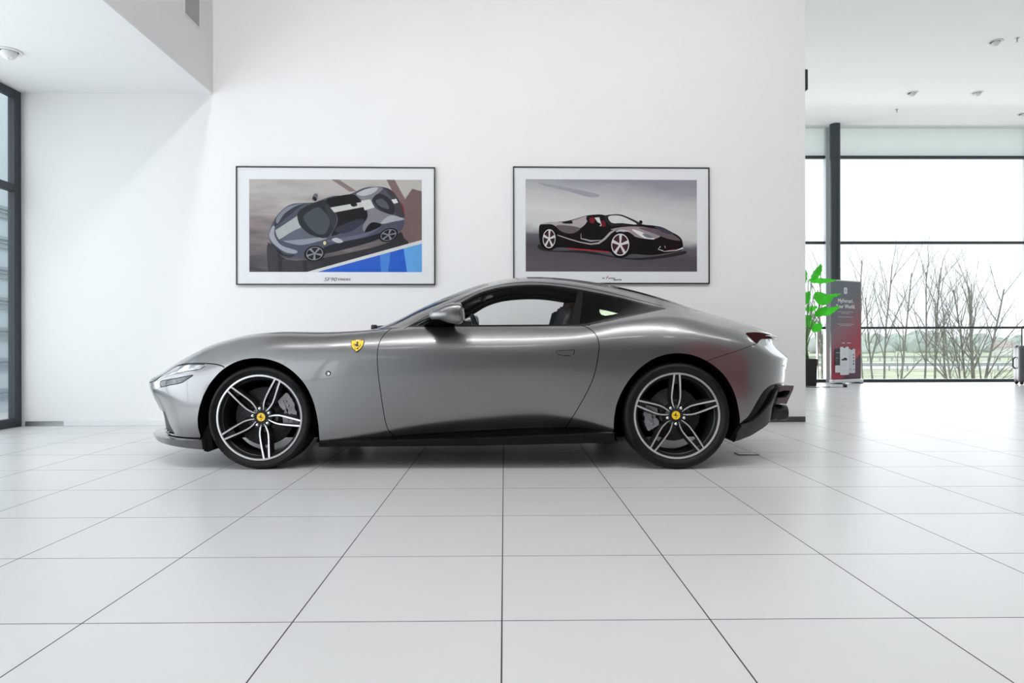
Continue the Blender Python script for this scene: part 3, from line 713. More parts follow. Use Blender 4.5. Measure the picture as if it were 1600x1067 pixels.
cut(fDLO, 0, up); cut(fDLO, -.012, up)
ind = lambda co: (fDLO(co) < .004)
cut(fB1, 0, ind); cut(fB2, 0, ind)
cut(fWS, 0, lambda co: (co[:, 2] > .86) & (co[:, 0] > -.9) & (co[:, 0] < .4)); cut(fWS, .024, lambda co: (co[:, 2] > .86) & (co[:, 0] > -.9) & (co[:, 0] < .4))
cut(fRG, 0, lambda co: (co[:, 2] > .95) & (co[:, 0] > .8)); cut(fRG, .03, lambda co: (co[:, 2] > .95) & (co[:, 0] > .8))
for fn, P, x0, x1 in ((fDF, DF, -9, 9), (fDR, DR, -9, 9), (fDRIP, DRIP, -.42, 1.32), (fHL, HL, -2.45, -1.55), (fRS, RS, 1.52, 1.89)):
    w = W if fn is not fHL else .0032
    if fn is fDRIP: w = .002
    if fn is fRS: w = .0016
    cut(fn, w, near(P, .045, x0, x1)); cut(fn, -w, near(P, .045, x0, x1))
cut(fRS, 0, near(RS, .05, 1.88, 3))
cut(fTL, 0, near(TL, .06, 1.7, 3, True)); cut(fDIF, 0, near(DIF, .06, 1.6, 3))
cut(fUL, 0, near(UL, .04, -3, -1.6, True)); cut(fLL, 0, near(LL, .04, -3, -1.6, True)); cut(fUL, -.0045, near(UL, .04, -3, -1.6, True)); cut(fLL, -.006, near(LL, .04, -3, -1.6, True)); cut(fSG, 0, near(SG, .04, -3, -1.6, True))
cut(fHN, 0, near(HN, .03, .5, .75, True)); cut(fHN, -.003, near(HN, .03, .5, .75, True))
cut(fGR, 0, lambda co: co[:, 0] < -1.8)
cut(fHood, 0, lambda co: (co[:, 0] < -.6) & (co[:, 2] > .6))

bm.faces.ensure_lookup_table()
cen = np.array([f.calc_center_median()[:] for f in bm.faces])
x, y, z = cen.T
vals = {n: f(cen) for n, f in dict(FA=fFA, RA=fRA, DLO=fDLO, DF=fDF, DR=fDR, DRIP=fDRIP, HL=fHL, RS=fRS, TL=fTL, DIF=fDIF, UL=fUL, LL=fLL, HN=fHN, WS=fWS, RG=fRG, GR=fGR, HOOD=fHood, B1=fB1, B2=fB2, SG=fSG).items()}
nearf = lambda P, r, x0, x1: near(P, r, x0, x1)(cen)
reg = np.full(len(cen), 'quarter', dtype=object)
drip_z = np.interp(x, DRIP[:, 0], DRIP[:, 1]); dt = dens(DT, 6); dlo_z = np.interp(x, dt[:, 0], dt[:, 1])
hl_z = np.interp(x, HL[::-1, 0], HL[::-1, 1]); rs_z = np.interp(x, RS[:, 0], RS[:, 1]); dif_z = np.interp(x, DIF[:, 0], DIF[:, 1])
dfx = np.interp(z, DF[::-1, 1], DF[::-1, 0])
reg[(x < 0) & (x < dfx)] = 'front_fender'
reg[(x < -.3) & (z > .90) & (vals['WS'] <= 0) & (x > -.60)] = 'roof'
reg[(x < -1.33) & (z < hl_z)] = 'front_bumper'
reg[(vals['HOOD'] > 0) & (z > hl_z)] = 'hood'
dp = sd_poly(DOOR)(cen); reg[(dp < 0) & (z < .93)] = 'door'
reg[(x > 1.33) & (z < rs_z)] = 'rear_bumper'
reg[(z > drip_z) & (x > -.60) & (x < 1.34) & (vals['WS'] <= 0) & (z > .905)] = 'roof'
reg[(z <= drip_z) & (z > dlo_z-.004) & (x > -.43) & (x < 1.34) & (vals['DLO'] > 0)] = 'roof_rail'
reg[(vals['DLO'] <= 0)] = 'window_trim'
ii = vals['DLO'] <= -.0119
reg[ii & (vals['B1'] < 0)] = 'quarter_window'; reg[ii & (vals['B1'] >= 0)] = 'door_window'
# which side of a line is the front is read off the geometry
sgn = np.sign(fB1(np.array([[.3, 0, 1.05]]))[0]); reg[ii & (np.sign(vals['B1']) == sgn)] = 'door_window'
sg2 = np.sign(fB2(np.array([[1.1, 0, 1.05]]))[0]); reg[ii & (np.sign(vals['B1']) != sgn)] = 'b_pillar'
reg[ii & (np.sign(vals['B2']) == sg2)] = 'quarter_window'
reg[(vals['WS'] > 0) & (z > .88) & (x > -.8) & (x < .4)] = 'windscreen_trim'; reg[(vals['WS'] > .0239) & (z > .88)] = 'windscreen'
reg[(vals['RG'] > 0) & (z > .95)] = 'rear_window_trim'; reg[(vals['RG'] > .0299) & (z > .95)] = 'rear_window'
reg[(x > 1.33) & (z < dif_z)] = 'rear_diffuser'
reg[vals['TL'] < 0] = 'tail_lamp'
reg[(vals['GR'] > 0) & (x < -1.8)] = 'front_grille'
reg[(vals['UL'] < 0) | (vals['LL'] < 0)] = 'headlamp_bezel'; reg[vals['UL'] < -.0044] = 'headlamp'; reg[vals['LL'] < -.0059] = 'headlamp_low'; reg[vals['SG'] < 0] = 'headlamp_corner'
for n, P, x0, x1, w in (('DF', DF, -9, 9, W), ('DR', DR, -9, 9, W), ('DRIP', DRIP, -.42, 1.32, .002), ('HL', HL, -2.45, -1.55, .0032), ('RS', RS, 1.52, 1.885, .0016)):
    q = (np.abs(vals[n]) < w*.98) & nearf(P, .03, x0, x1)
    if n in ('DF', 'DR'): q &= (vals['DLO'] > 0)
    reg[q] = 'gap_'+n
reg[(vals['HN'] < 0) & (x > .5) & (x < .75)] = 'gap_HN'; reg[(vals['HN'] < -.0029) & (x > .5) & (x < .75)] = 'door_handle'
reg[(vals['FA'] < 0) | (vals['RA'] < 0)] = 'void'
faces = list(bm.faces)
bm.verts.index_update()
VC = np.array([v.co[:] for v in bm.verts]); VN = np.array([v[NL][:] for v in bm.verts])
FV = [[v.index for v in f.verts] for f in faces]
fnrm = np.array([f.normal[:] for f in faces]); flip = (np.einsum('ij,ij->i', fnrm, VN[[q[0] for q in FV]]) < 0)
def region_mesh(names, off=0., both=False, flipn=False, far=False):
    names = names if isinstance(names, (tuple, list)) else [names]
    idx = [i for i in range(len(faces)) if reg[i] in names]
    used = {}; vs = []; ns = []; fs = []
    for i in idx:
        f = FV[i][::-1] if flip[i] else FV[i]
        q = []
        for a in f:
            if a not in used: used[a] = len(vs); vs.append(VC[a]+VN[a]*off); ns.append(VN[a])
            q.append(used[a])
        fs.append(q)
    vs = np.array(vs); ns = np.array(ns)
    S = np.array([1, -1, 1])
    if far: vs = vs*S; ns = ns*S; fs = [f[::-1] for f in fs]
    if both:
        n = len(vs); seam = np.abs(vs[:, 1]) < 1e-6
        mp = {}; vv = list(vs); nn = list(ns)
        for a in range(n):
            if seam[a]: mp[a] = a
            else: mp[a] = len(vv); vv.append(vs[a]*S); nn.append(ns[a]*S)
        fs = fs+[[mp[a] for a in f[::-1]] for f in fs]; vs = np.array(vv); ns = np.array(nn)
    if flipn: fs = [f[::-1] for f in fs]; ns = -ns
    return vs, ns, fs
def panel(name, names, material, parent=car, **k):
    vs, ns, fs = region_mesh(names, **k)
    me = bpy.data.meshes.new(name); me.from_pydata([tuple(v) for v in vs], [], fs); me.update()
    me.materials.append(material); me.polygons.foreach_set('use_smooth', [True]*len(fs))
    me.normals_split_custom_set_from_vertices([tuple(n) for n in ns])
    o = bpy.data.objects.new(name, me); C.objects.link(o); o.parent = parent
    return o
P = M['paint']; M['pillar'] = mat('dark_pillar_trim', (.006, .006, .0065), .5, spec=.12, noise=.05)
panel('hood', 'hood', P, both=True); panel('front_bumper', 'front_bumper', P, both=True)
panel('rear_bumper', 'rear_bumper', P, both=True); panel('roof', 'roof', P, both=True)
o = panel('windscreen', 'windscreen', M['windscreen'], both=True); panel('windscreen_border', 'windscreen_trim', M['gloss'], o, both=True)
o = panel('rear_window', 'rear_window', M['privacy'], both=True); panel('rear_window_border', 'rear_window_trim', M['gloss'], o, both=True)
panel('front_grille', 'front_grille', M['black'], off=-.012, both=True)
o = panel('rear_diffuser', 'rear_diffuser', M['gloss'], both=True); o['label'] = 'gloss black lower rear bumper'
panel('panel_gap', 'gap_HL', M['matte'], off=-.003, both=True)
for far in (False, True):
    panel('front_fender', 'front_fender', P, far=far); panel('rear_fender', 'quarter', P, far=far)
    d = panel('door', 'door', P, far=far); panel('door_handle', 'door_handle', P, d, far=far); panel('door_window', 'door_window', M['clear'], d, far=far)
    for g_ in ('DF', 'DR', 'DRIP', 'RS', 'HN'): panel('panel_gap', 'gap_'+g_, M['matte'], off=-.003, far=far)
    panel('roof_rail', 'roof_rail', P, far=far); o = panel('window_trim', 'window_trim', M['gloss'], far=far); panel('door_pillar', 'b_pillar', M['pillar'], o, far=far)
    o = panel('quarter_window', 'quarter_window', M['privacy'], far=far); o['label'] = 'black tinted quarter window'
    o = panel('tail_lamp', 'tail_lamp', M['tail'], far=far)
    h = panel('headlamp', 'headlamp', M['lamp'], far=far); panel('headlamp_bezel', 'headlamp_bezel', M['gloss'], h, far=far); panel('running_lamp', 'headlamp_low', M['lamp_dark'], h, far=far); panel('corner_lamp', 'headlamp_corner', M['lamp'], h, far=far)
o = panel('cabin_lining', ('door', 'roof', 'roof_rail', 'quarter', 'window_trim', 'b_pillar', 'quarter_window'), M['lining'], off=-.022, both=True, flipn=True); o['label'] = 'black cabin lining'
bm.free()
# ---- wheels
def arc_text(q, txt, r, ang, size, y, m):
    """raised letters round the tyre, tops towards the hub, reading anticlockwise from angle ang (seen from -y)"""
    vs, fs = text_polys(txt, size); 
    out = []
    for v in vs:
        a = ang+v[0]/r; rr = r-v[1]+size*.35
        out.append((rr*math.cos(a), y, rr*math.sin(a)))
    q.add(out, fs, m)
HORSE = [(.02, .95), (-.03, 1.0), (-.06, .92), (-.20, .80), (-.18, .74), (-.06, .76), (-.10, .62), (-.16, .55), (-.36, .62), (-.52, .56), (-.56, .44), (-.48, .46), (-.44, .52), (-.34, .50), (-.22, .40), (-.40, .36), (-.46, .24), (-.38, .26), (-.34, .30), (-.18, .30), (-.10, .18), (-.06, .02), (-.16, -.14), (-.22, -.22), (-.08, -.22), (.0, -.08), (.06, .04), (.16, -.04), (.22, -.20), (.34, -.18), (.28, -.02), (.22, .12), (.26, .26), (.40, .20), (.42, .34), (.36, .52), (.44, .56), (.50, .40), (.46, .18), (.30, .10), (.24, .34), (.16, .46), (.10, .60), (.14, .78), (.08, .90)]
def build_wheel(cx, zc, R, wid, yout, ang0, disc_r, cal_ang, side, front):
    """local frame: centre of the wheel, y = 0 at the rim's outer face, -y outwards"""
    def fin(q, name, parent, **k):
        if side > 0: q.mirror_y()
        return q.build(name, parent, **k)
    w = MB(); rr = .2775
    w.lathe([(rr, .006), (rr-.003, .0), (rr-.0125, -.001), (rr-.0155, .004)], M['machined'], 'y', seg=96)
    w.lathe([(rr-.0155, .004), (.254, .020), (.250, .030), (.245, .034), (.236, .09), (.232, .17), (.245, .205)], M['graphite'], 'y', seg=96)
    dep = lambda r: np.interp(r, [.03, .06, .115, .2, .265], [.040, .038, .030, .012, .001])
    offp = lambda r: np.interp(r, [.03, .045, .07, .095, .115, .15, .2, .268], [.008, .011, .019, .0255, .0275, .0265, .0225, .0165])
    rs = [.034, .045, .06, .075, .09, .102, .115, .13, .15, .175, .2, .225, .25, .268]
    for k in range(5):
        a = ang0+2*PI*k/5; e = (math.cos(a), math.sin(a)); t = (-e[1], e[0])
        for s in (-1, 1):
            rings = []
            for r in rs:
                o = s*offp(r); hw = np.interp(r, [.034, .12, .268], [.0042, .0044, .0056]); bw = np.interp(r, [.034, .12, .268], [.010, .013, .014]); y0 = dep(r)
                P_ = lambda oo, yy: (e[0]*r+t[0]*oo, yy, e[1]*r+t[1]*oo)
                rings.append([P_(o-hw, y0), P_(o+hw, y0), P_(o+hw+(bw if s > 0 else .002), y0+.05), P_(o-hw-(bw if s < 0 else .002), y0+.05)])
            for j in range(len(rings)-1):
                A_, B_ = rings[j], rings[j+1]
                w.add(A_[:2]+B_[:2], [(0, 1, 3, 2)], M['machined'])
                w.add(A_+B_, [(1, 2, 6, 5), (2, 3, 7, 6), (3, 0, 4, 7)], M['graphite'])
        # recessed web that ties the two bars of a spoke together
        web = []
        for r in (.045, .075, .10, .15, .2, .262):
            o = offp(r)*.9; y0 = dep(r)+.034; web.append([(e[0]*r-t[0]*o, y0, e[1]*r-t[1]*o), (e[0]*r+t[0]*o, y0, e[1]*r+t[1]*o)])
        for A_, B_ in zip(web[:2], web[1:3]): w.add(A_+B_, [(0, 1, 3, 2)], M['graphite'])
        w.add([web[4][0], web[4][1], web[5][0], web[5][1]], [(0, 1, 3, 2)], M['graphite'])
    w.lathe([(.0, .050), (.030, .050), (.033, .038), (.040, .036), (.066, .046), (.078, .070), (.08, .09)], M['graphite'], 'y', seg=48)
    for k in range(5):   # dark wells of the wheel bolts
        a = ang0+2*PI*(k+.5)/5
        w.lathe([(.0155, .030), (.0185, .030), (.0185, .06)], M['graphite'], 'y', c=(.056*math.cos(a), 0, .056*math.sin(a)), seg=20)
    wh = fin(w, 'wheel', car, sharp=35); wh.location = (cx, yout*side*-1 if False else side*abs(yout), zc)
    # tyre
    q = MB(); b = wid
    prof = [(rr-.006, .010), (rr+.002, .004), (rr+.008, -.002), (rr+.022, -.010), (R-.032, -.013), (R-.016, -.008), (R-.006, .004), (R-.0015, .018), (R, .035)]
    prof += [(R, .06)]
    n = 4
    for i in range(n):     # tread ribs with grooves
        y0 = .06+(b-.12)*i/n; y1 = .06+(b-.12)*(i+1)/n
        prof += [(R, y0+.001), (R, y1-.012), (R-.007, y1-.011), (R-.007, y1-.001)] if i < n-1 else [(R, y1)]
    prof += [(R-.0015, b-.03), (R-.012, b-.008), (R-.03, b), (rr, b-.01)]
    q.lathe(prof, M['rubber'], 'y', seg=110)
    for k in range(70):     # shoulder sipes
        a = 2*PI*k/70; e = (math.cos(a), math.sin(a)); t = (-e[1]*.0022, e[0]*.0022); pts = []
        for (r, yy) in ((R-.0052, .001), (R-.0008, .0175), (R+.0006, .05)): pts.append((r, yy))
        L1 = [(r*e[0]+t[0], yy-.0004, r*e[1]+t[1]) for r, yy in pts]; L2 = [(r*e[0]-t[0], yy-.0004, r*e[1]-t[1]) for r, yy in pts]
        q.add(L1+L2, [(0, 1, 4, 3), (1, 2, 5, 4)], M['rubber_txt'])
    for a in (3.62, .55): arc_text(q, 'PIRELLI', R-.024, a, .027, -.0136, M['rubber_txt'])
    for a in (2.85, 5.6): arc_text(q, 'P ZERO  ///', R-.022, a, .013, -.0136, M['rubber_txt'])
    for a in (2.05,): arc_text(q, 'C 20', R-.022, a, .013, -.0136, M['rubber_txt'])
    fin(q, 'tyre', wh)
    # hub badge and bolts
    q = MB(); q.lathe([(.0, .0322), (.0268, .0322)], M['yellow'], 'y', seg=40); q.lathe([(.0268, .0322), (.0275, .031), (.0315, .0315), (.033, .036), (.0325, .05)], M['graphite'], 'y', seg=40)
    q.add([(hx*.030-.001, .0318, (hz-.40)*.030) for hx, hz in HORSE], [list(r) for r in tri_fill(HORSE)], M['black'])
    fin(q, 'centre_cap', wh, fix=False)
    for k in range(5):
        a = ang0+2*PI*(k+.5)/5
        q = MB(); c = (.056*math.cos(a), 0, .056*math.sin(a))
        q.lathe([(.0, .028), (.007, .0275), (.010, .031)], M['chrome'], 'y', c=c, seg=6); q.lathe([(.010, .031), (.0112, .034), (.0112, .055)], M['steel'], 'y', c=c, seg=6, smooth=False)
        fin(q, 'wheel_bolt', wh)
    # disc and caliper
    q = MB(); yd = .105
    q.lathe([(.078, yd-.015), (.095, yd-.015), (.098, yd), (disc_r, yd), (disc_r, yd+.034), (.09, yd+.034)], M['disc'], 'y', seg=80)
    for ring in range(5):
        r = .112+(disc_r-.124)*ring/4
        for k in range(14):
            a = 2*PI*(k+.37*ring)/14
            q.lathe([(.0, yd-.0006), (.0034, yd-.0006)], M['black'], 'y', c=(r*math.cos(a), 0, r*math.sin(a)), seg=8)
    q.lathe([(.0, yd-.03), (.06, yd-.028), (.078, yd-.015)], M['graphite'], 'y', seg=40)
    d = fin(q, 'brake_disc', car); d.location = wh.location
    q = MB(); hw = .56 if front else .46; r0, r1 = disc_r-.062, disc_r+.024
    def arcblk(a0, a1, ra, rb, y0, y1, m, n=10, lump=0.):
        rings = []
        for i in range(n+1):
            a = a0+(a1-a0)*i/n; rb_ = rb+lump*math.sin(PI*((i/n*3) % 1)); ra_ = ra+.010*abs(2*i/n-1)
            rings.append([(ra_*math.cos(a), y0, ra_*math.sin(a)), (rb_*math.cos(a), y0+.006, rb_*math.sin(a)), (rb_*math.cos(a), y1, rb_*math.sin(a)), (ra_*math.cos(a), y1, ra_*math.sin(a))])
        q.loft(rings, m, False)
    arcblk(cal_ang-hw, cal_ang-.06, r0, r1, yd-.040, yd+.09, M['caliper'], 8, .006); arcblk(cal_ang+.06, cal_ang+hw, r0, r1, yd-.040, yd+.09, M['caliper'], 8, .006)
    arcblk(cal_ang-.07, cal_ang+.07, r0+.012, r1-.004, yd-.034, yd+.085, M['caliper'], 4)
    arcblk(cal_ang-hw*.8, cal_ang+hw*.8, r0+.03, r0+.037, yd-.0415, yd-.03, M['graphite'], 10)
    for s in (-.42, -.2, .2, .42):
        a = cal_ang+s*hw*1.4; r = r0+.05
        q.lathe([(.0, yd-.046), (.007, yd-.045), (.008, yd-.030)], M['steel'], 'y', c=(r*math.cos(a), 0, r*math.sin(a)), seg=10)
    c = fin(q, 'brake_caliper', car); c.location = wh.location
    return wh
DG = PI/180
for side in (-1, 1):
    build_wheel(-1.333, .332, .332, .245, .930, 64*DG, .190, 14*DG, side, True)
    build_wheel(1.336, .341, .341, .285, .955, 90*DG, .172, 186*DG, side, False)
# arch linings
for cx, zc, r, y0, y1 in ((-1.334, .325, .392, .905, .60), (1.336, .335, .408, .93, .58)):
    for s in (-1, 1):
        q = MB(); n = 40; ya, yb = s*y0, s*y1
        a0, a1 = -.42, PI+.42
        ring = [(cx+r*math.cos(a0+(a1-a0)*k/n), zc+r*math.sin(a0+(a1-a0)*k/n)) for k in range(n+1)]
        vs = [(a, ya, b) for a, b in ring]+[(a, yb, b) for a, b in ring]
        q.add(vs, [(k, k+1, n+1+k+1, n+1+k) for k in range(n)], M['matte'], True)
        q.add([(a, yb, b) for a, b in ring], [list(range(n+1))], M['matte'])
        q.build('arch_lining', car)
# under floor and the dark block of engine and running gear that stops the view through the arches
q = MB(); q.box(-2.02, 1.80, -.60, .60, .16, .20, M['matte']); q.box(-.945, .93, -.845, .845, .152, .21, M['matte'])
q.box(-1.75, -.72, -.585, .585, .2, .72, M['matte']); q.box(.93, 1.95, -.57, .57, .2, .78, M['matte']); q.box(-2.0, -1.75, -.72, .72, .18, .45, M['matte']); q.box(1.75, 2.0, -.66, .66, .28, .5, M['matte'])
q.build('underbody', car)

# side skirts: gloss black blade with a sloping shelf under the door
for s in (-1, 1):
    q = MB(); rings = []
    for i in range(41):
        xx = -.948+1.885*i/40
        zt = np.interp(xx, [-.94, -.6, -.3, .06, .43, .92], [.180, .185, .194, .203, .217, .237]); zb = np.interp(xx, [-.94, .06, .92], [.143, .150, .168])
        yo = np.interp(xx, [-.95, -.6, .4, .7, .937], [.950, .957, .962, .962, .955])
        zi = np.interp(xx, [-.94, -.6, -.3, .1, .45, .7, .93], [.190, .204, .222, .242, .256, .262, .25]); yi = np.interp(xx, [-.94, -.6, -.3, .1, .45, .7, .93], [.93, .900, .865, .84, .835, .86, .925])
        rings.append([(xx, s*yi, zi), (xx, s*(yi*.4+yo*.6), zt+(zi-zt)*.18), (xx, s*(yo-.008), zt+.002), (xx, s*yo, zt-.006), (xx, s*(yo-.002), (zt+zb)/2), (xx, s*(yo-.012), zb+.002), (xx, s*(yo-.03), zb), (xx, s*.80, zb+.004), (xx, s*.80, zi-.02)])
    q.loft(rings, M['gloss'], True); o = q.build('side_skirt', car, sharp=35); o['label'] = 'gloss black side skirt'
# front splitter
q = MB(); rings = []
n = 48
for i in range(-n, n+1):
    f = i/n*PI/2; c = 1-math.cos(f)
    xx = -2.335+.63*c; yy = .925*math.sin(f)
    zt = .187+.002*c; zb = np.interp(c, [0, .2, .5, 1], [.176, .166, .146, .124])
    nx, ny = -math.cos(f), math.sin(f)*.8
    rings.append([(xx, yy, zt-.003), (xx+.004, yy*.996, zt), (xx+.16-.10*c, yy*.88, zt+.012), (xx+.17-.10*c, yy*.86, zt-.03), (xx+.05-.03*c, yy*.95, zb), (xx+.006, yy*.994, zb+.003)])
q.loft(rings, M['lip'], True); o = q.build('front_splitter', car, sharp=30); o['label'] = 'gloss black front lip'
# mud flap bits ahead of the front wheels
for s in (-1, 1):
    q = MB(); q.prism([(-1.715, s*.90, .20), (-1.70, s*.90, .115), (-1.675, s*.90, .108), (-1.655, s*.90, .125), (-1.64, s*.90, .13), (-1.665, s*.90, .30)], [(-1.715, s*.70, .20), (-1.70, s*.70, .115), (-1.675, s*.70, .108), (-1.655, s*.70, .125), (-1.64, s*.70, .13), (-1.665, s*.70, .30)], M['matte']); q.build('wheel_deflector', car)
# tail spoiler blade
q = MB(); rings = []
for i in range(-30, 31):
    f = i/30*math.radians(62); c = 1-math.cos(f); xx = 2.285-.56*c; yy = .74*math.sin(f); k = 1-abs(i/30)**6
    zt = .853+.004*c
    rings.append([(xx, yy, zt-.004), (xx-.004, yy*.995, zt), (xx-.06, yy*.95, zt+.016), (xx-.17*k-.03, yy*.86, zt+.036), (xx-.17*k-.03, yy*.86, zt-.03), (xx-.035, yy*.96, zt-.022)])
q.loft(rings, P, True); q.build('spoiler', car, sharp=30)
# lamp bars under the spoiler
for s in (-1, 1):
    q = MB(); rings = []
    for i in range(13):
        f = math.radians(24+38*i/12); c = 1-math.cos(f); xx = 2.287-.56*c; yy = s*.745*math.sin(f); h = .007+.003*(1-i/12)
        rings.append([(xx-.01, yy*.99, .838-h*.2), (xx+.004, yy*1.004, .838-h), (xx-.02, yy*.97, .838-2*h)])
    q.loft(rings, M['chrome'], False); q.build('tail_lamp_trim', car)

# exhaust tips
for s in (-1, 1):
    for yy in (.665, .525):
        q = MB()
        q.lathe([(.040, .0), (.048, .004), (.054, .012), (.0545, .045), (.053, .047), (.0545, .049), (.0545, .115), (.052, .118), (.047, .116), (.045, .02)], M['graphite'], 'x', c=(2.025, s*yy, .332), seg=36)
        q.lathe([(.0, .03), (.046, .03)], M['matte'], 'x', c=(2.025, s*yy, .332), seg=30)
        q.build('exhaust_pipe', car)
# frame of the lower rear corner around the pipes
M['fin'] = mat('grey_gloss_trim', (.16, .16, .165), .25, .6, coat=.5, noise=.03, nscale=20)
for s in (-1, 1):
    def ringp(pts, y): return [(a, s*y, b) for a, b in pts]
    outer = [(2.035, .500), (2.11, .520), (2.168, .518), (2.162, .490), (2.118, .395), (2.085, .398), (2.035, .392), (2.005, .44)]
    inner = [(2.055, .474), (2.105, .486), (2.142, .486), (2.137, .466), (2.115, .440), (2.085, .438), (2.055, .436), (2.046, .452)]
    q = MB(); n = 8
    for y_, tgt in ((.74, 0), (.60, 1)):
        q.add(ringp(outer, y_)+ringp(inner, y_), [(i, (i+1) % n, n+(i+1) % n, n+i) for i in range(n)], M['fin'])
    q.add(ringp(outer, .74)+ringp(outer, .60), [(i, (i+1) % n, n+(i+1) % n, n+i) for i in range(n)], M['fin'])
    q.add(ringp(inner, .74)+ringp(inner, .60), [(i, (i+1) % n, n+(i+1) % n, n+i) for i in range(n)], M['fin'])
    bevel(q.build('rear_fin', car), .006, 2, 50)
    M.setdefault('blade', mat('dark_gloss_blade', (.018, .018, .019), .28, .2, coat=.3, noise=.03, nscale=20))
    # dark sweep leading to it, with a lower face turned to the floor
    q = MB()
    top = [(1.745, .285, .945), (1.80, .30, .94), (1.86, .335, .925), (1.92, .385, .90), (1.97, .435, .87), (2.01, .485, .835), (2.06, .512, .765)]
    low = [(1.70, .172, .90), (1.80, .196, .895), (1.89, .238, .87), (1.955, .275, .84), (1.985, .315, .81), (2.005, .365, .785), (2.04, .43, .75)]
    top = [tuple(p) for p in dens(top, 5)]; low = [tuple(p) for p in dens(low, 5)]
    rings = []
    for (a, b, c), (d, e, f) in zip(top, low):
        rings.append([(a, s*(c-.03), b+.004), (a, s*(c+.006), b), (a+.003, s*(c+.006), b-.012), (d, s*(f+.004), e), (d, s*(f-.05), e+.006)])
    q.loft(rings, M['blade'], True); o = q.build('rear_corner_blade', car, sharp=35)

# door mirrors
for s in (-1, 1):
    out2 = [(-.235, .975), (-.228, 1.002), (-.19, 1.026), (-.14, 1.048), (-.09, 1.06), (-.045, 1.061), (-.028, 1.05), (-.021, 1.02), (-.019, .98), (-.022, .942), (-.045, .925), (-.09, .928), (-.13, .938), (-.17, .952), (-.22, .957)]
    out2 = [tuple(p) for p in dens(out2, 3, True)]
    cxm, czm = -.10, .99
    rings = []
    for yy, k, dx in ((.895, .50, -.02), (.905, .76, -.010), (.925, .91, -.003), (.955, .985, 0), (1.0, 1.0, 0), (1.04, .95, .004), (1.065, .82, .010), (1.08, .62, .018), (1.086, .35, .022)):
        rings.append([(cxm+(a-cxm)*k+dx+(.02*(1-k)), s*yy, czm+(b-czm)*k) for a, b in out2])
    q = MB(); q.loft(rings, P, True); mr = q.build('door_mirror', car, sharp=60)
    q = MB(); q.loft([[(-.030, s*.93, .945), (-.030, s*1.055, .95), (-.030, s*1.06, 1.03), (-.030, s*.94, 1.035)], [(-.012, s*.93, .945), (-.022, s*1.055, .95), (-.022, s*1.06, 1.03), (-.022, s*.94, 1.035)]], M['gloss'], False); bevel(q.build('mirror_glass', mr), .004)
    q = MB()
    rings = []
    for t in range(9):
        u = t/8; xx0 = -.30+.07*u; xx1 = -.12+.05*u; yy = .80+.17*u; zz = .915+.030*u
        rings.append([(xx0, s*yy, zz), ((xx0+xx1)/2, s*yy, zz+.020), (xx1, s*yy, zz+.022), (xx1+.02, s*yy, zz+.004), ((xx0+xx1)/2, s*yy, zz-.006)])
    q.loft(rings, M['gloss'], True); q.build('mirror_arm', mr, sharp=40)
# shield badges on the front fenders and the round side marker
def on_body(x_, z_):
    best = None
    d = (G[:, :, 0]-x_)**2+(G[:, :, 2]-z_)**2; k, i = np.unravel_index(d.argmin(), d.shape)
    return Vector(G[k, i]), Vector(gn[k, i])
SH = [(-1.0, .92), (-.5, 1.0), (0, 1.02), (.5, 1.0), (1.0, .92), (1.02, .45), (.94, .0), (.76, -.42), (.45, -.78), (0, -1.12), (-.45, -.78), (-.76, -.42), (-.94, .0), (-1.02, .45)]
for s in (-1, 1):
    p0, nn = on_body(-.705, .793); u = Vector((1, 0, 0)); u = (u-nn*u.dot(nn)).normalized(); vv = u.cross(nn); vv = vv if vv.z > 0 else -vv
    def plate(q, pts, sc, h0, h1, m, dz=0.):
        f = lambda a, b, h: p0+u*(a*sc*.97)+vv*(b*sc+dz)+nn*h
        A_ = [f(a, b, h0) for a, b in pts]; B_ = [f(a, b, h1) for a, b in pts]
        if h0 == h1: q.add(A_, [list(r) for r in tri_fill(pts)], m)
        else: q.prism(A_, B_, m)
    q = MB(); plate(q, SH, .043, -.006, .004, M['graphite']); plate(q, SH, .0395, .004, .0046, M['yellow'])
    M.setdefault('it_green', mat('badge_green', (.01, .16, .03), .3, noise=.02)); M.setdefault('it_red', mat('badge_red', (.45, .02, .02), .3, noise=.02)); M.setdefault('it_white', mat('badge_white', (.8, .8, .8), .3, noise=.02))
    for a, b, m in ((-.95, -.33, 'it_green'), (-.31, .31, 'it_white'), (.33, .95, 'it_red')): plate(q, [(a, .84), (b, .84), (b, .94), (a, .94)], .0395, .0048, .0048, M[m])
    plate(q, [(a*1.25, (b-.40)*1.2) for a, b in HORSE], .0395, .0049, .0049, M['black'])
    for tx, off in (('S', -.42), ('F', .14)):
        vs, fs = text_polys(tx, .62); q.add([p0+u*((vx+off)*.0395)+vv*((vz-.82)*.0395)+nn*.0049 for vx, vz, _ in vs], fs, M['black'])
    if s > 0: q.mirror_y()
    o = q.build('shield_badge', car, fix=False); o['label'] = 'yellow shield badge with a black prancing horse'
    p0, nn = on_body(-.887, .617); q = MB()
    def ringl(r, h): return [p0+Vector((math.cos(2*PI*k/24)*r, 0, math.sin(2*PI*k/24)*r))+nn*h for k in range(24)]
    q.loft([ringl(.0165, -.004), ringl(.0165, .0025), ringl(.0105, .003)], M['black'], False, caps=False); q.loft([ringl(.0105, .003), ringl(.009, .001), ringl(.0, .0015)], M['chrome'], True, caps=False)
    if s > 0: q.mirror_y()
    q.build('side_marker', car)
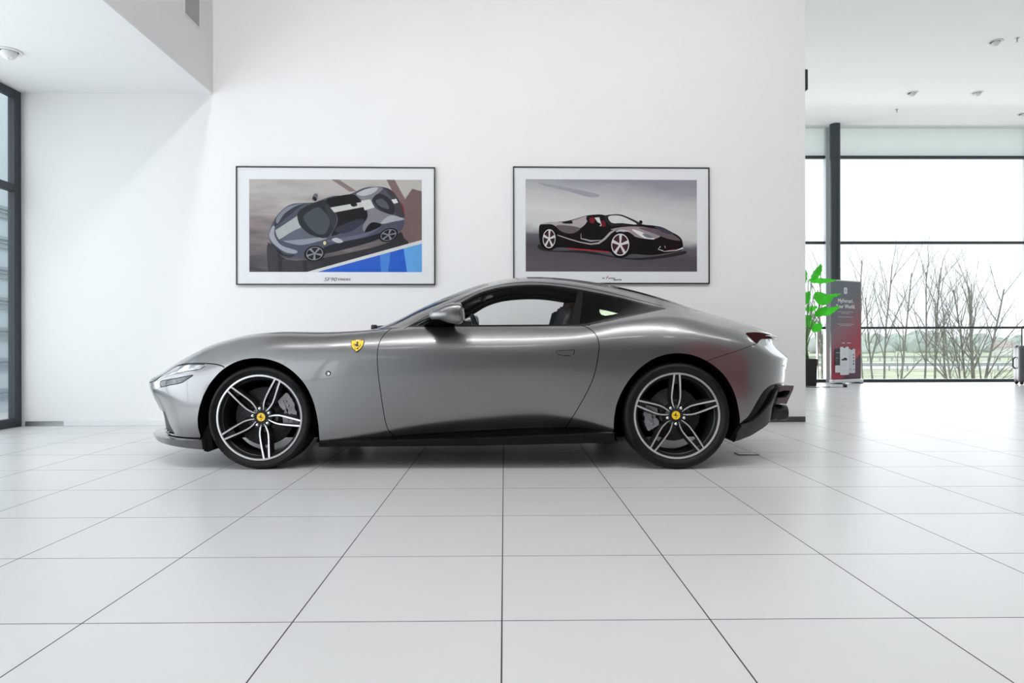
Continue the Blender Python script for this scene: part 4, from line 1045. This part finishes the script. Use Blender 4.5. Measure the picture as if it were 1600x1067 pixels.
# sticker low in the quarter window
pv = [(.873, 1.030), (.915, 1.023), (.99, 1.002), (.955, .993), (.905, .986), (.880, .994), (.871, 1.012)]
q = MB(); pts = []
for a, b in pv:
    p0, nn = on_body(a, b); pts.append(Vector((a, p0.y-.006, b)))
M['sticker'] = mat('pale_green_sticker', (.62, .74, .52), .6, noise=.08, nscale=60)
q.poly(pts, M['sticker']); o = q.build('window_sticker', car); o['label'] = 'pale green sticker low in the quarter window'
# wipers resting at the foot of the windscreen
for x0, y0, y1 in ((-.735, -.46, .05), (-.70, -.08, .44)):
    q = MB(); q.tube([(x0+.06, y0-.10, .918), (x0+.05, y0, .922), (x0+.02, y1, .938)], .009, M['black'], 6); q.lathe([(.0, .905), (.022, .905), (.022, .93), (.014, .936), (.0, .936)], M['black'], c=(x0+.06, y0-.08, 0), seg=14); q.build('wiper', car)

# cabin: seats, dashboard, wheel, tunnel, door linings
for yy in (-.37, .37):
    q = MB()
    def ring(xc, zc, w, dpt, tilt=0., n=18, pw=.5):
        o = []
        for k in range(n):
            a = 2*PI*k/n; cx_, sx_ = math.cos(a), math.sin(a)
            px_ = dpt*abs(cx_)**pw*np.sign(cx_); py_ = w*abs(sx_)**pw*np.sign(sx_)
            o.append((xc+px_, yy+py_, zc+px_*tilt))
        return o
    q.loft([ring(.52, .42, .23, .06), ring(.56, .52, .245, .08, .2), ring(.62, .66, .25, .075, .2), ring(.665, .80, .24, .07, .2), ring(.695, .90, .20, .065, .2), ring(.705, .965, .15, .06, .2), ring(.705, 1.03, .135, .06, .2), ring(.70, 1.075, .115, .05, .2), ring(.70, 1.095, .07, .025, .2)], M['leather'])
    st = q.build('seat', car)
    q = MB(); q.loft([ring(.28, .36, .22, .22), ring(.28, .44, .245, .26), ring(.28, .50, .235, .25), ring(.28, .52, .18, .20)], M['dark_leather']); q.build('seat_cushion', st)
    q = MB()
    for w_ in (-1, 1): q.loft([[(x_-.095, yy+w_*(.16+b_), z_), (x_+.02, yy+w_*(.175+b_), z_), (x_+.02, yy+w_*(.10+b_), z_)] for x_, z_, b_ in ((.58, .55, .04), (.62, .7, .045), (.66, .85, .03), (.70, .98, -.01), (.72, 1.06, -.03))], M['dark_leather'])
    q.build('seat_bolster', st)
q = MB()
rings = []
for xx, zt in ((-.62, .86), (-.45, .893), (-.25, .895), (-.08, .885), (.02, .85), (.06, .76), (.02, .6)):
    rings.append([(xx, a*.80, zt-.0+.012*(1-abs(a)**2)) for a in (-1, -.75, -.4, 0, .4, .75, 1)]+[(xx, a*.80, .45) for a in (1, 0, -1)])
q.loft(rings, M['dark_leather'], False)
q.loft([[(-.22, -.52, .88), (-.22, -.22, .88), (-.22, -.26, .93), (-.22, -.48, .93)], [(-.02, -.53, .86), (-.02, -.21, .86), (-.02, -.25, .965), (-.02, -.49, .965)], [(.0, -.52, .86), (.0, -.22, .86), (.0, -.26, .955), (.0, -.48, .955)]], M['dark_leather'], False)
q.build('dashboard', car, sharp=40)
q = MB(); pts = []
for k in range(33):
    a = 2*PI*k/32; r1 = .178
    pts.append((.055+.055*math.sin(a)*-1, -.37+r1*math.cos(a), .835+.168*math.sin(a)))
q.tube(pts, .0145, M['dark_leather'], 10, caps=False)
q.sphere((.03, -.37, .83), (.03, .06, .06), M['black']); q.tube([(.03, -.37, .83), (.05, -.20, .84)], .014, M['black']); q.tube([(.03, -.37, .83), (.05, -.54, .84)], .014, M['black']); q.tube([(.03, -.37, .83), (.08, -.37, .68)], .014, M['black']); q.tube([(.03, -.37, .83), (-.15, -.37, .78)], .03, M['black'])
q.build('steering_wheel', car)
q = MB(); q.box(-.3, .8, -.13, .13, .21, .60, M['dark_leather']); q.box(.80, 1.0, -.70, .70, .21, .84, M['lining']); q.box(-.7, -.5, -.8, .8, .21, .84, M['lining']); q.box(1.0, 1.62, -.62, .62, .80, .84, M['lining']); q.build('centre_console', car)
q = MB(); q.sphere((.06, 0, 1.165), (.03, .11, .035), M['black'], 16, 8); q.tube([(.06, 0, 1.17), (.03, 0, 1.235)], .01, M['black']); q.build('rear_view_mirror', car)
# ------------------------------------------------------------------ the hall behind: plant, banner, trolley case, cable
# roll-up banner
def banner():
    a = Vector((6.322, 13.161, 0)); b = Vector((6.93, 13.60, 0)); L = .90; ang = math.atan2(b.y-a.y, b.x-a.x)
    a = Vector((6.32, 13.12, 0)); ang = math.radians(28)
    e = empty('roll_up_banner', a, ang)
    q = MB(); q.box(-.01, L+.01, -.05, .05, .015, .085, M['alu']); bevel(q.build('base', e), .015, 3)
    for xx in (.14, L-.22):
        f = MB(); f.box(xx, xx+.10, -.13, .13, .0005, .016, M['graphite']); bevel(f.build('foot', e), .005)
    q = MB(); q.tube([(L/2, .03, .08), (L/2, .03, 2.02)], .009, M['alu'], 8); q.build('pole', e)
    q = MB(); q.box(0, L, .0, .018, 2.005, 2.025, M['alu']); q.build('top_rail', e)
    m = bpy.data.materials.new('banner_print'); m.use_nodes = True; nt = m.node_tree; b_ = nt.nodes['Principled BSDF']; b_.inputs['Roughness'].default_value = .6
    tc = nt.nodes.new('ShaderNodeTexCoord'); mp = nt.nodes.new('ShaderNodeMapping'); mp.inputs['Rotation'].default_value = (0, .62, 0)
    s = nt.nodes.new('ShaderNodeSeparateXYZ'); r = nt.nodes.new('ShaderNodeValToRGB'); nt.links.new(tc.outputs['Object'], mp.inputs[0]); nt.links.new(mp.outputs[0], s.inputs[0])
    mr = nt.nodes.new('ShaderNodeMapRange'); mr.inputs[1].default_value = 0.; mr.inputs[2].default_value = 1.9; nt.links.new(s.outputs['Z'], mr.inputs[0]); nt.links.new(mr.outputs[0], r.inputs['Fac'])
    el = r.color_ramp.elements; el[0].position = 0; el[0].color = (*lin(165, 46, 66), 1); el[1].position = 1; el[1].color = (*lin(112, 122, 128), 1)
    for p, c in ((.16, (158, 60, 78)), (.34, (140, 96, 108)), (.5, (114, 112, 120)), (.7, (106, 116, 124))): qq = el.new(p); qq.color = (*lin(*c), 1)
    nt.links.new(r.outputs['Color'], b_.inputs['Base Color'])
    q = MB(); q.box(.005, L-.005, .002, .004, .085, 2.008, m)
    Wh = pm(226, 226, 230); dkb = pm(58, 60, 66); yb = [.0012]
    def rect(x0, x1, z0, z1, mm, r=0.):
        yb[0] -= .0002
        if r: 
            pts = []
            for cx_, cz_, a0 in ((x1-r, z1-r, 0), (x0+r, z1-r, PI/2), (x0+r, z0+r, PI), (x1-r, z0+r, 1.5*PI)):
                pts += [(cx_+r*math.cos(a0+PI/2*k/5), yb[0], cz_+r*math.sin(a0+PI/2*k/5)) for k in range(6)]
            q.poly(pts, mm)
        else: q.poly([(x0, yb[0], z0), (x1, yb[0], z0), (x1, yb[0], z1), (x0, yb[0], z1)], mm)
    def pl(pts, mm): yb[0] -= .0002; q.poly([(a, yb[0], c) for a, c in pts], mm)
    pl([(L-.005, .60), (L-.005, .72), (.42, .30), (.36, .20)], pm(188, 84, 78)); pl([(.30, .085), (L-.005, .60), (L-.005, .085)], pm(98, 70, 88))
    rect(.375, .475, 1.755, 1.885, Wh, .03); rect(.405, .445, 1.785, 1.855, pm(180, 182, 188), .015)
    def txt(t, size, cx_, z_, mm, bold=True):
        vs, fs = text_polys(t, size); w_ = max(v[0] for v in vs); yb[0] -= .0002
        for k in ((0, .004, .008) if bold else (0,)): q.add([(cx_-w_/2+v[0]+k, yb[0]-k*.02, z_+v[1]) for v in vs], fs, mm)
    txt('MyFerrari.', .112, .42, 1.585, Wh); txt('Your World.', .112, .42, 1.475, Wh)
    for z_, w_ in ((1.405, .46), (1.375, .24), (1.305, .46), (1.165, .50), (1.135, .34)):
        n = int(w_/.045); 
        for k in range(n): rect(.42-w_/2+k*w_/n, .42-w_/2+(k+.8)*w_/n, z_-.006, z_+.006, pm(190, 190, 196))
    for x0, n in ((.30, 3), (.45, 4)):
        for k in range(n): rect(x0+k*.032, x0+k*.032+.024, .785, .805, pm(205, 205, 210))
    def phone(x0, x1, z0, z1, mm): rect(x0, x1, z0, z1, mm, .02); rect((x0+x1)/2-.035, (x0+x1)/2+.035, z1-.018, z1, dkb)
    phone(.09, .30, .22, .68, pm(66, 70, 76)); rect(.09, .25, .22, .36, Wh, .012); rect(.10, .22, .60, .612, pm(170, 172, 178)); rect(.10, .20, .50, .508, pm(150, 152, 158))
    phone(.47, .70, .20, .68, pm(208, 210, 216)); 
    for k in range(4): rect(.635, .665, .545-k*.06, .575-k*.06, dkb)
    pl([(.50, .275), (.55, .29), (.58, .275)], dkb); pl([(.62, .265), (.67, .28), (.70, .265)], dkb)
    phone(.235, .50, .17, .72, pm(222, 224, 230)); pl([(.275, .455), (.28, .48), (.33, .487), (.37, .51), (.42, .505), (.45, .485), (.455, .455)], pm(60, 52, 54)); rect(.355, .37, .235, .255, pm(160, 160, 168))
    for z_ in (.60, .57, .39, .36): rect(.31, .42, z_, z_+.006, pm(196, 198, 204))
    q.build('banner_panel', e, fix=False)
    tag(e, 'grey and red roll up banner by the far window', 'banner')
banner()
# pot plant half hidden by the wall
def plant():
    x0, y0, _ = 5.62, 12.72, 0
    e = empty('potted_plant', (x0, y0, 0))
    q = MB(); q.loft([[(-.155, -.155, .0), (.155, -.155, .0), (.155, .155, .0), (-.155, .155, .0)], [(-.17, -.17, .50), (.17, -.17, .50), (.17, .17, .50), (-.17, .17, .50)]], M['black'], False, caps=True); bevel(q.build('pot', e), .008)
    M['soil'] = mat('potting_soil', (.03, .02, .015), .9, noise=.4, nscale=40)
    q = MB(); q.box(-.155, .155, -.155, .155, .49, .505, M['soil']); q.build('soil', e)
    M['leaf'] = mat('glossy_green_leaf', (.03, .36, .015), .4, noise=.4, nscale=5, spec=.5); M['stem'] = mat('green_stem', (.10, .22, .06), .5, noise=.2, nscale=20)
    nt = M['leaf'].node_tree; b_ = nt.nodes['Principled BSDF']; out_ = nt.nodes['Material Output']
    tr_ = nt.nodes.new('ShaderNodeBsdfTranslucent'); tr_.inputs['Color'].default_value = (.06, .60, .02, 1); mx_ = nt.nodes.new('ShaderNodeMixShader'); mx_.inputs[0].default_value = .35
    nt.links.new(b_.outputs[0], mx_.inputs[1]); nt.links.new(tr_.outputs[0], mx_.inputs[2]); nt.links.new(mx_.outputs[0], out_.inputs[0])
    sc = 12.75/1067
    def wp(px, py): return ((px-800)*sc*math.cos(TH)+12.75*math.sin(TH)-x0, H+(535-py)*sc)
    leaves = [((1262, 440), (1274, 410), .10, -.2, .5), ((1268, 437), (1311, 433), .085, .1, .75), ((1263, 466), (1290, 464), .16, -.25, .9), ((1286, 465), (1312, 455), .055, -.05, .7), ((1284, 492), (1313, 474), .085, .05, .75), ((1262, 483), (1282, 474), .10, .15, .6), ((1270, 495), (1284, 475), .10, -.15, .7), ((1258, 500), (1270, 488), .11, .1, .7), ((1262, 506), (1281, 498), .12, .2, .7), ((1268, 519), (1277, 500), .10, -.1, .7), ((1252, 470), (1263, 448), .12, .2, .6), ((1240, 480), (1256, 452), .13, -.2, .6), ((1228, 470), (1250, 440), .13, .1, .6), ((1225, 500), (1248, 490), .12, .2, .7), ((1240, 455), (1254, 418), .12, -.1, .6)]
    for i, ((ax, ay), (bx, by), w, dy, face) in enumerate(leaves):
        A_ = Vector((wp(ax, ay)[0], dy, wp(ax, ay)[1])); B_ = Vector((wp(bx, by)[0], dy-.08, wp(bx, by)[1]))
        ax_ = (B_-A_); L = ax_.length; ax_.normalize(); side = ax_.cross(Vector((0, -1, 0))).normalized(); sd = (side*face+Vector((0, -1, 0))*(1-face**2)**.5).normalized(); nrm = ax_.cross(sd).normalized()
        q = MB(); vs = []; n = 12
        for k in range(n+1):
            t = k/n; hw = w*(math.sin(PI*t**.8)**.75)*(1-.25*t); c = A_+ax_*(L*t)-Vector((0, 0, .05*t*t))+nrm*.01*math.sin(PI*t)
            for u in (-1, -.5, 0, .5, 1): vs.append(c+sd*hw*u+nrm*(.25*hw*abs(u)-.012*math.sin(9*t*PI)*abs(u)))
        q.add(vs, [(k*5+j, k*5+j+1, (k+1)*5+j+1, (k+1)*5+j) for k in range(n) for j in range(4)], M['leaf'], True)
        lf = q.build('leaf', e)
        s = MB(); root = Vector((random.uniform(-.05, .05), random.uniform(-.05, .05), .5)); mid = (root*.45+A_*.55)+Vector((root.x*.3, 0, .12))
        s.tube([root, (root+mid)/2+Vector((0, 0, .05)), mid, A_], [.014, .012, .009, .006], M['stem'], 6); s.build('stem', lf)
    tag(e, 'green broad leaved plant in a black pot behind the wall end', 'potted plant')
plant()
# trolley case cut by the right edge of the picture
cx_, cy_, _ = room((1589-800)/1067*12.95, 12.95)
e = empty('trolley_case', (cx_+.27, cy_, 0), -.25)
M['case'] = mat('grey_hard_case', (.11, .112, .125), .4, noise=.05, nscale=10)
q = MB(); q.box(-.25, .25, -.14, .14, .05, .74, M['case']); bevel(q.build('shell', e), .05, 4)
q = MB(); q.box(-.252, .252, -.008, .008, .048, .742, M['black']); bevel(q.build('zip', e), .05, 4)
for xx in (-.2, .2):
    for yy in (-.1, .1):
        q = MB(); q.lathe([(.0, -.012), (.026, -.012), (.03, -.008), (.03, .008), (.026, .012), (.0, .012)], M['black'], 'y', c=(xx, yy, .0305), seg=18); q.box(xx-.02, xx+.02, yy-.018, yy+.018, .045, .07, M['black']); q.build('caster', e)
q = MB(); q.tube([(-.11, .10, .72), (-.11, .10, 1.09), (-.10, .10, 1.10), (.10, .10, 1.10), (.11, .10, 1.09), (.11, .10, .72)], .011, M['black'], 8); q.build('pull_handle', e)
q = MB(); q.tube([(-.262, 0, .30), (-.30, 0, .34), (-.30, 0, .48), (-.262, 0, .52)], .014, M['black'], 8); q.build('side_handle', e)
tag(e, 'grey trolley case with raised handle at the right edge by the far window', 'suitcase')
# socket strip and lead on the floor beside the banner
M['white_plastic'] = mat('white_plastic', (.7, .7, .72), .4, noise=.02, nscale=20)
e = empty('power_strip', (5.93, 12.15, 0), .25)
q = MB(); q.box(-.13, .13, -.03, .03, .001, .045, M['white_plastic']); bevel(q.build('body', e), .01, 3)
q = MB(); q.box(.16, .22, -.03, .03, .001, .05, M['black']); bevel(q.build('plug', e), .01, 3)
q = MB(); q.tube([(-.13, 0, .012), (-.35, .05, .008), (-.55, .30, .008), (-.75, .45, .008), (-.9, .7, .008)], .007, M['black'], 6); q.build('lead', e)
tag(e, 'white socket strip with a black lead on the floor between plant and banner', 'power strip')
# ------------------------------------------------------------------ outdoors
M['grass'] = mat('spring_grass', (.55, .59, .42), .95, spec=.1, noise=.25, nscale=.25); M['road'] = mat('pale_road', (.75, .76, .76), .9, noise=.04, nscale=.5)
M['bark'] = mat('grey_bark', (.26, .25, .22), .95, spec=.1, noise=.3, nscale=6); M['far_wood'] = mat('distant_wood', (.46, .52, .47), 1., spec=0., noise=.3, nscale=.15)
M['roof_tile'] = mat('red_roof_tiles', (.48, .41, .38), .9, noise=.1, nscale=3); M['rail'] = mat('galvanised_rail', (.38, .42, .42), .6, .2, noise=.05)
ZG = -2.3
q = MB(); q.add([(-40, YW+.6, ZG), (260, YW+.6, ZG), (260, 420, ZG), (-40, 420, ZG)], [(0, 1, 2, 3)], M['grass']); o = q.build('lawn'); o['kind'] = 'structure'
q = MB(); q.add([(-40, 76, ZG+.03), (160, 82, ZG+.03), (160, 108, ZG+.03), (-40, 102, ZG+.03)], [(0, 1, 2, 3)], M['road']); o = q.build('road'); o['kind'] = 'structure'
q = MB(); q.box(XL-3, XR+2, YW+.2, YW+.6, ZG, -.02, M['wall']); struct(q.build('trim_3'))
for yy, lb in ((74, 'nearer pale guard rail along the road'), (112, 'farther pale guard rail along the road')):
    q = MB(); q.box(10, 110, yy, yy+.1, ZG+.5, ZG+.85, M['rail'])
    for k in range(50): q.box(10+2*k, 10.12+2*k, yy+.1, yy+.25, ZG+.0, ZG+.8, M['rail'])
    tag(q.build('guard_rail'), lb+' outside the far window', 'guard rail', 'roadside guard rails')
# woodland on the horizon
rnd = random.Random(3); q = MB()
for k in range(150):
    xx = rnd.uniform(20, 260); yy = rnd.uniform(190, 330); r = rnd.uniform(3, 7); h = rnd.uniform(2.8, 6.4)*(yy/240)
    vs = []; n = 12
    for j in range(7):
        a = -PI/2*.2+PI*.6*j/6
        vs.append([(xx+r*math.cos(a)*math.cos(2*PI*i/n)*(1+.25*rnd.random()), yy+r*math.cos(a)*math.sin(2*PI*i/n), ZG+max(0, h*math.sin(a))*(1+.12*rnd.random())) for i in range(n)])
    q.loft(vs, M['far_wood'])
o = q.build('woodland'); tag(o, 'pale grey green woodland along the horizon outside the far window', 'woodland', kind='stuff')
# low house with a red roof
hx, hy, _ = room((1568-800)/1067*170, 170); e = empty('house', (hx, hy, ZG))
q = MB(); q.box(-1.7, 2.2, -2, 2, 0, 2.2, M['wall']); q.build('walls', e)
q = MB(); q.prism([(-2.6, -2.3, 1.9), (-2.6, 2.3, 1.9), (-2.2, 0, 3.3)], [(2.4, -2.3, 1.9), (2.4, 2.3, 1.9), (2.0, 0, 3.3)], M['roof_tile']); q.build('roof', e)
tag(e, 'distant low house with a reddish roof beyond the road, right', 'house')
# bare trees
def tree(px, d, top_py, lean, label, seed, fork=.3, spread=.42, thick=1., multi=1):
    x0, y0, _ = room((px-800)/1067*d, d); rng = random.Random(seed); q = MB()
    hh = H+(535-top_py)/1067*d-ZG
    def branch(p, dirv, L, r, lev):
        n = 5 if lev < 2 else 3; pts = [p]; rad = [r]; dv = dirv.copy()
        for k in range(n):
            dv = (dv+Vector((rng.gauss(0, (.03, .08, .12, .16)[lev]), rng.gauss(0, (.03, .08, .12, .16)[lev]), rng.gauss(.03, .05)))).normalized()
            pts.append(pts[-1]+dv*L/n); rad.append(r*(1-(.62 if lev == 0 else .75)*(k+1)/n))
        q.tube(pts, rad, M['bark'], 5 if lev < 2 else 3, caps=False)
        if lev >= 3: return
        m = (10, 6, 5)[lev]
        for k in range(m):
            t = (fork+(1-fork)*(k+rng.random())/m) if lev == 0 else .2+.8*(k+rng.random())/m
            i = min(n-1, int(t*n)); u = t*n-i; pp = pts[i]*(1-u)+pts[i+1]*u; rr = (rad[i]*(1-u)+rad[i+1]*u)
            a = rng.uniform(0, 2*PI); s = spread*rng.uniform(.6, 1.5); base = (pts[i+1]-pts[i]).normalized()
            o1 = base.orthogonal().normalized(); o2 = base.cross(o1)
            nd = (base+(o1*math.cos(a)+o2*math.sin(a))*s*1.2+Vector((0, 0, .22))).normalized()
            branch(pp, nd, L*rng.uniform(.34, .56)*(1-.35*t if lev == 0 else 1), rr*.62, lev+1)
    for k in range(multi):
        ln = lean if multi == 1 else lean+(k-(multi-1)/2)*.22
        branch(Vector((.1*k, 0, 0)), Vector((ln, rng.uniform(-.08, .08), 1)).normalized(), hh*rng.uniform(.84, .95), .055*thick*(1 if k == 0 else .8), 0)
    o = q.build('bare_tree', fix=False); o.location = (x0, y0, ZG)
    return tag(o, label, 'tree', 'bare trees outside the far window')
TR = [(1275, 31, 405, .02, 'bare tree seen between the plant and the tall column'),
 (1287, 26, 420, -.04, 'bare tree just left of the tall dark column', ),
 (1366, 30, 430, -.02, 'slender bare tree, first trunk right of the banner'),
 (1379, 29, 393, .0, 'tall straight bare tree, second trunk right of the banner'),
 (1401, 27, 400, .08, 'pale barked bare tree with long low side branches, third right of the banner'),
 (1442, 30, 398, .02, 'straight bare tree left of the middle of the big pane'),
 (1463, 28, 388, .01, 'tallest upright bare tree in the middle of the big pane'),
 (1484, 29, 470, -.08, 'small bare tree leaning left, right of the tallest one'),
 (1499, 27, 455, -.12, 'crooked bare tree with a crossing leaning trunk'),
 (1512, 28, 425, -.02, 'two stemmed bare tree right of the crooked one'),
 (1524, 27, 420, .06, 'stout bare tree forking low with right reaching branches'),
 (1350, 36, 380, -.10, 'high bare tree whose twigs spread above the banner')]
for i, t in enumerate(TR):
    tree(t[0], t[1], t[2], t[3], t[4], 40+i, fork=(.12 if i in (4, 8, 10) else .35), spread=(.62 if i in (4, 8, 10, 11) else .38), thick=(1.5 if i == 10 else 1.), multi=(2 if i in (8, 9, 10) else 1))
# ribbed white facade close outside the left window
M['facade'] = mat('pale_blue_facade', (.62, .70, .74), .6, noise=.02, nscale=2); M['rib'] = mat('facade_rib', (.34, .40, .44), .5, .3, noise=.03)
q = MB(); q.box(-8.2, -8.1, 4, 20, -.5, 7, M['facade'])
for k in range(7):
    z = -.10+k*.49
    for dz, h in ((0, .035), (.085, .022), (.14, .05)): q.box(-8.1, -8.06, 4, 20, z+dz, z+dz+h, M['rib'])
tag(q.build('ribbed_facade'), 'pale facade with triple horizontal ribs outside the left window', 'facade', kind='structure')
q = MB(); q.box(-12, XL-.25, -8, 20, -.6, -.3, M['road']); struct(q.build('pavement'))
# ------------------------------------------------------------------ light
w = bpy.data.worlds.new('sky'); scene.world = w; w.use_nodes = True
bg = w.node_tree.nodes['Background']; bg.inputs['Color'].default_value = (.93, .97, 1, 1); bg.inputs['Strength'].default_value = 1.2
def area(name, loc, rot, sx, sy, e, col=(1, 1, 1)):
    l = bpy.data.lights.new(name, 'AREA'); l.shape = 'RECTANGLE'; l.size = sx; l.size_y = sy; l.energy = e; l.color = col
    o = bpy.data.objects.new(name, l); C.objects.link(o); o.location = loc; o.rotation_euler = rot; return o
area('daylight_left', (XL-.35, -1.3, 1.6), (0, -PI/2, 0), 3.0, 14.8, 265, (.97, .99, 1))
area('daylight_far', (6.5, YW+.5, 2.3), (-PI/2, 0, 0), 12.5, 4.4, 50, (.97, .99, 1))
for x_, y_, e_ in [(-2.3+.825*k, 2.5, 40) for k in range(9)]+[(-2.2, -1.2, 110), (-.4, -1.2, 110), (1.4, -1.2, 110), (3.2, -1.2, 110), (5., -1.2, 110), (6.5, 8.0, 150), (9.5, 8.0, 150), (8, 4., 190)]:
    l = bpy.data.lights.new('ceiling_lamp', 'SPOT'); l.energy = e_; l.spot_size = 2.3; l.spot_blend = .9; l.shadow_soft_size = .45
    o = bpy.data.objects.new('ceiling_lamp', l); C.objects.link(o); o.location = (x_, y_, ZC-.06)
for x_ in (-3.6, -1.2, 1.2, 2.8):  # added spots without fittings, only to brighten the picture wall
    l = bpy.data.lights.new('added_wall_fill', 'SPOT'); l.energy = 170; l.spot_size = 1.75; l.spot_blend = 1.; l.shadow_soft_size = .15
    o = bpy.data.objects.new('added_wall_fill', l); C.objects.link(o); o.location = (x_ if x_ > -2.5 else -2.6, 2.2, ZC-.06)
    o.rotation_euler = (Vector((x_, 6.85, 2.4))-Vector(o.location)).to_track_quat('-Z', 'Y').to_euler()
area('bounce_fill', (6.5, YW+1.0, .3), (-PI/2-.75, 0, 0), 12.5, 1.0, 230, (1, .99, .98))  # added fill lamp in place of light off the ground, lifts the hall ceiling
scene.view_settings.exposure = .50
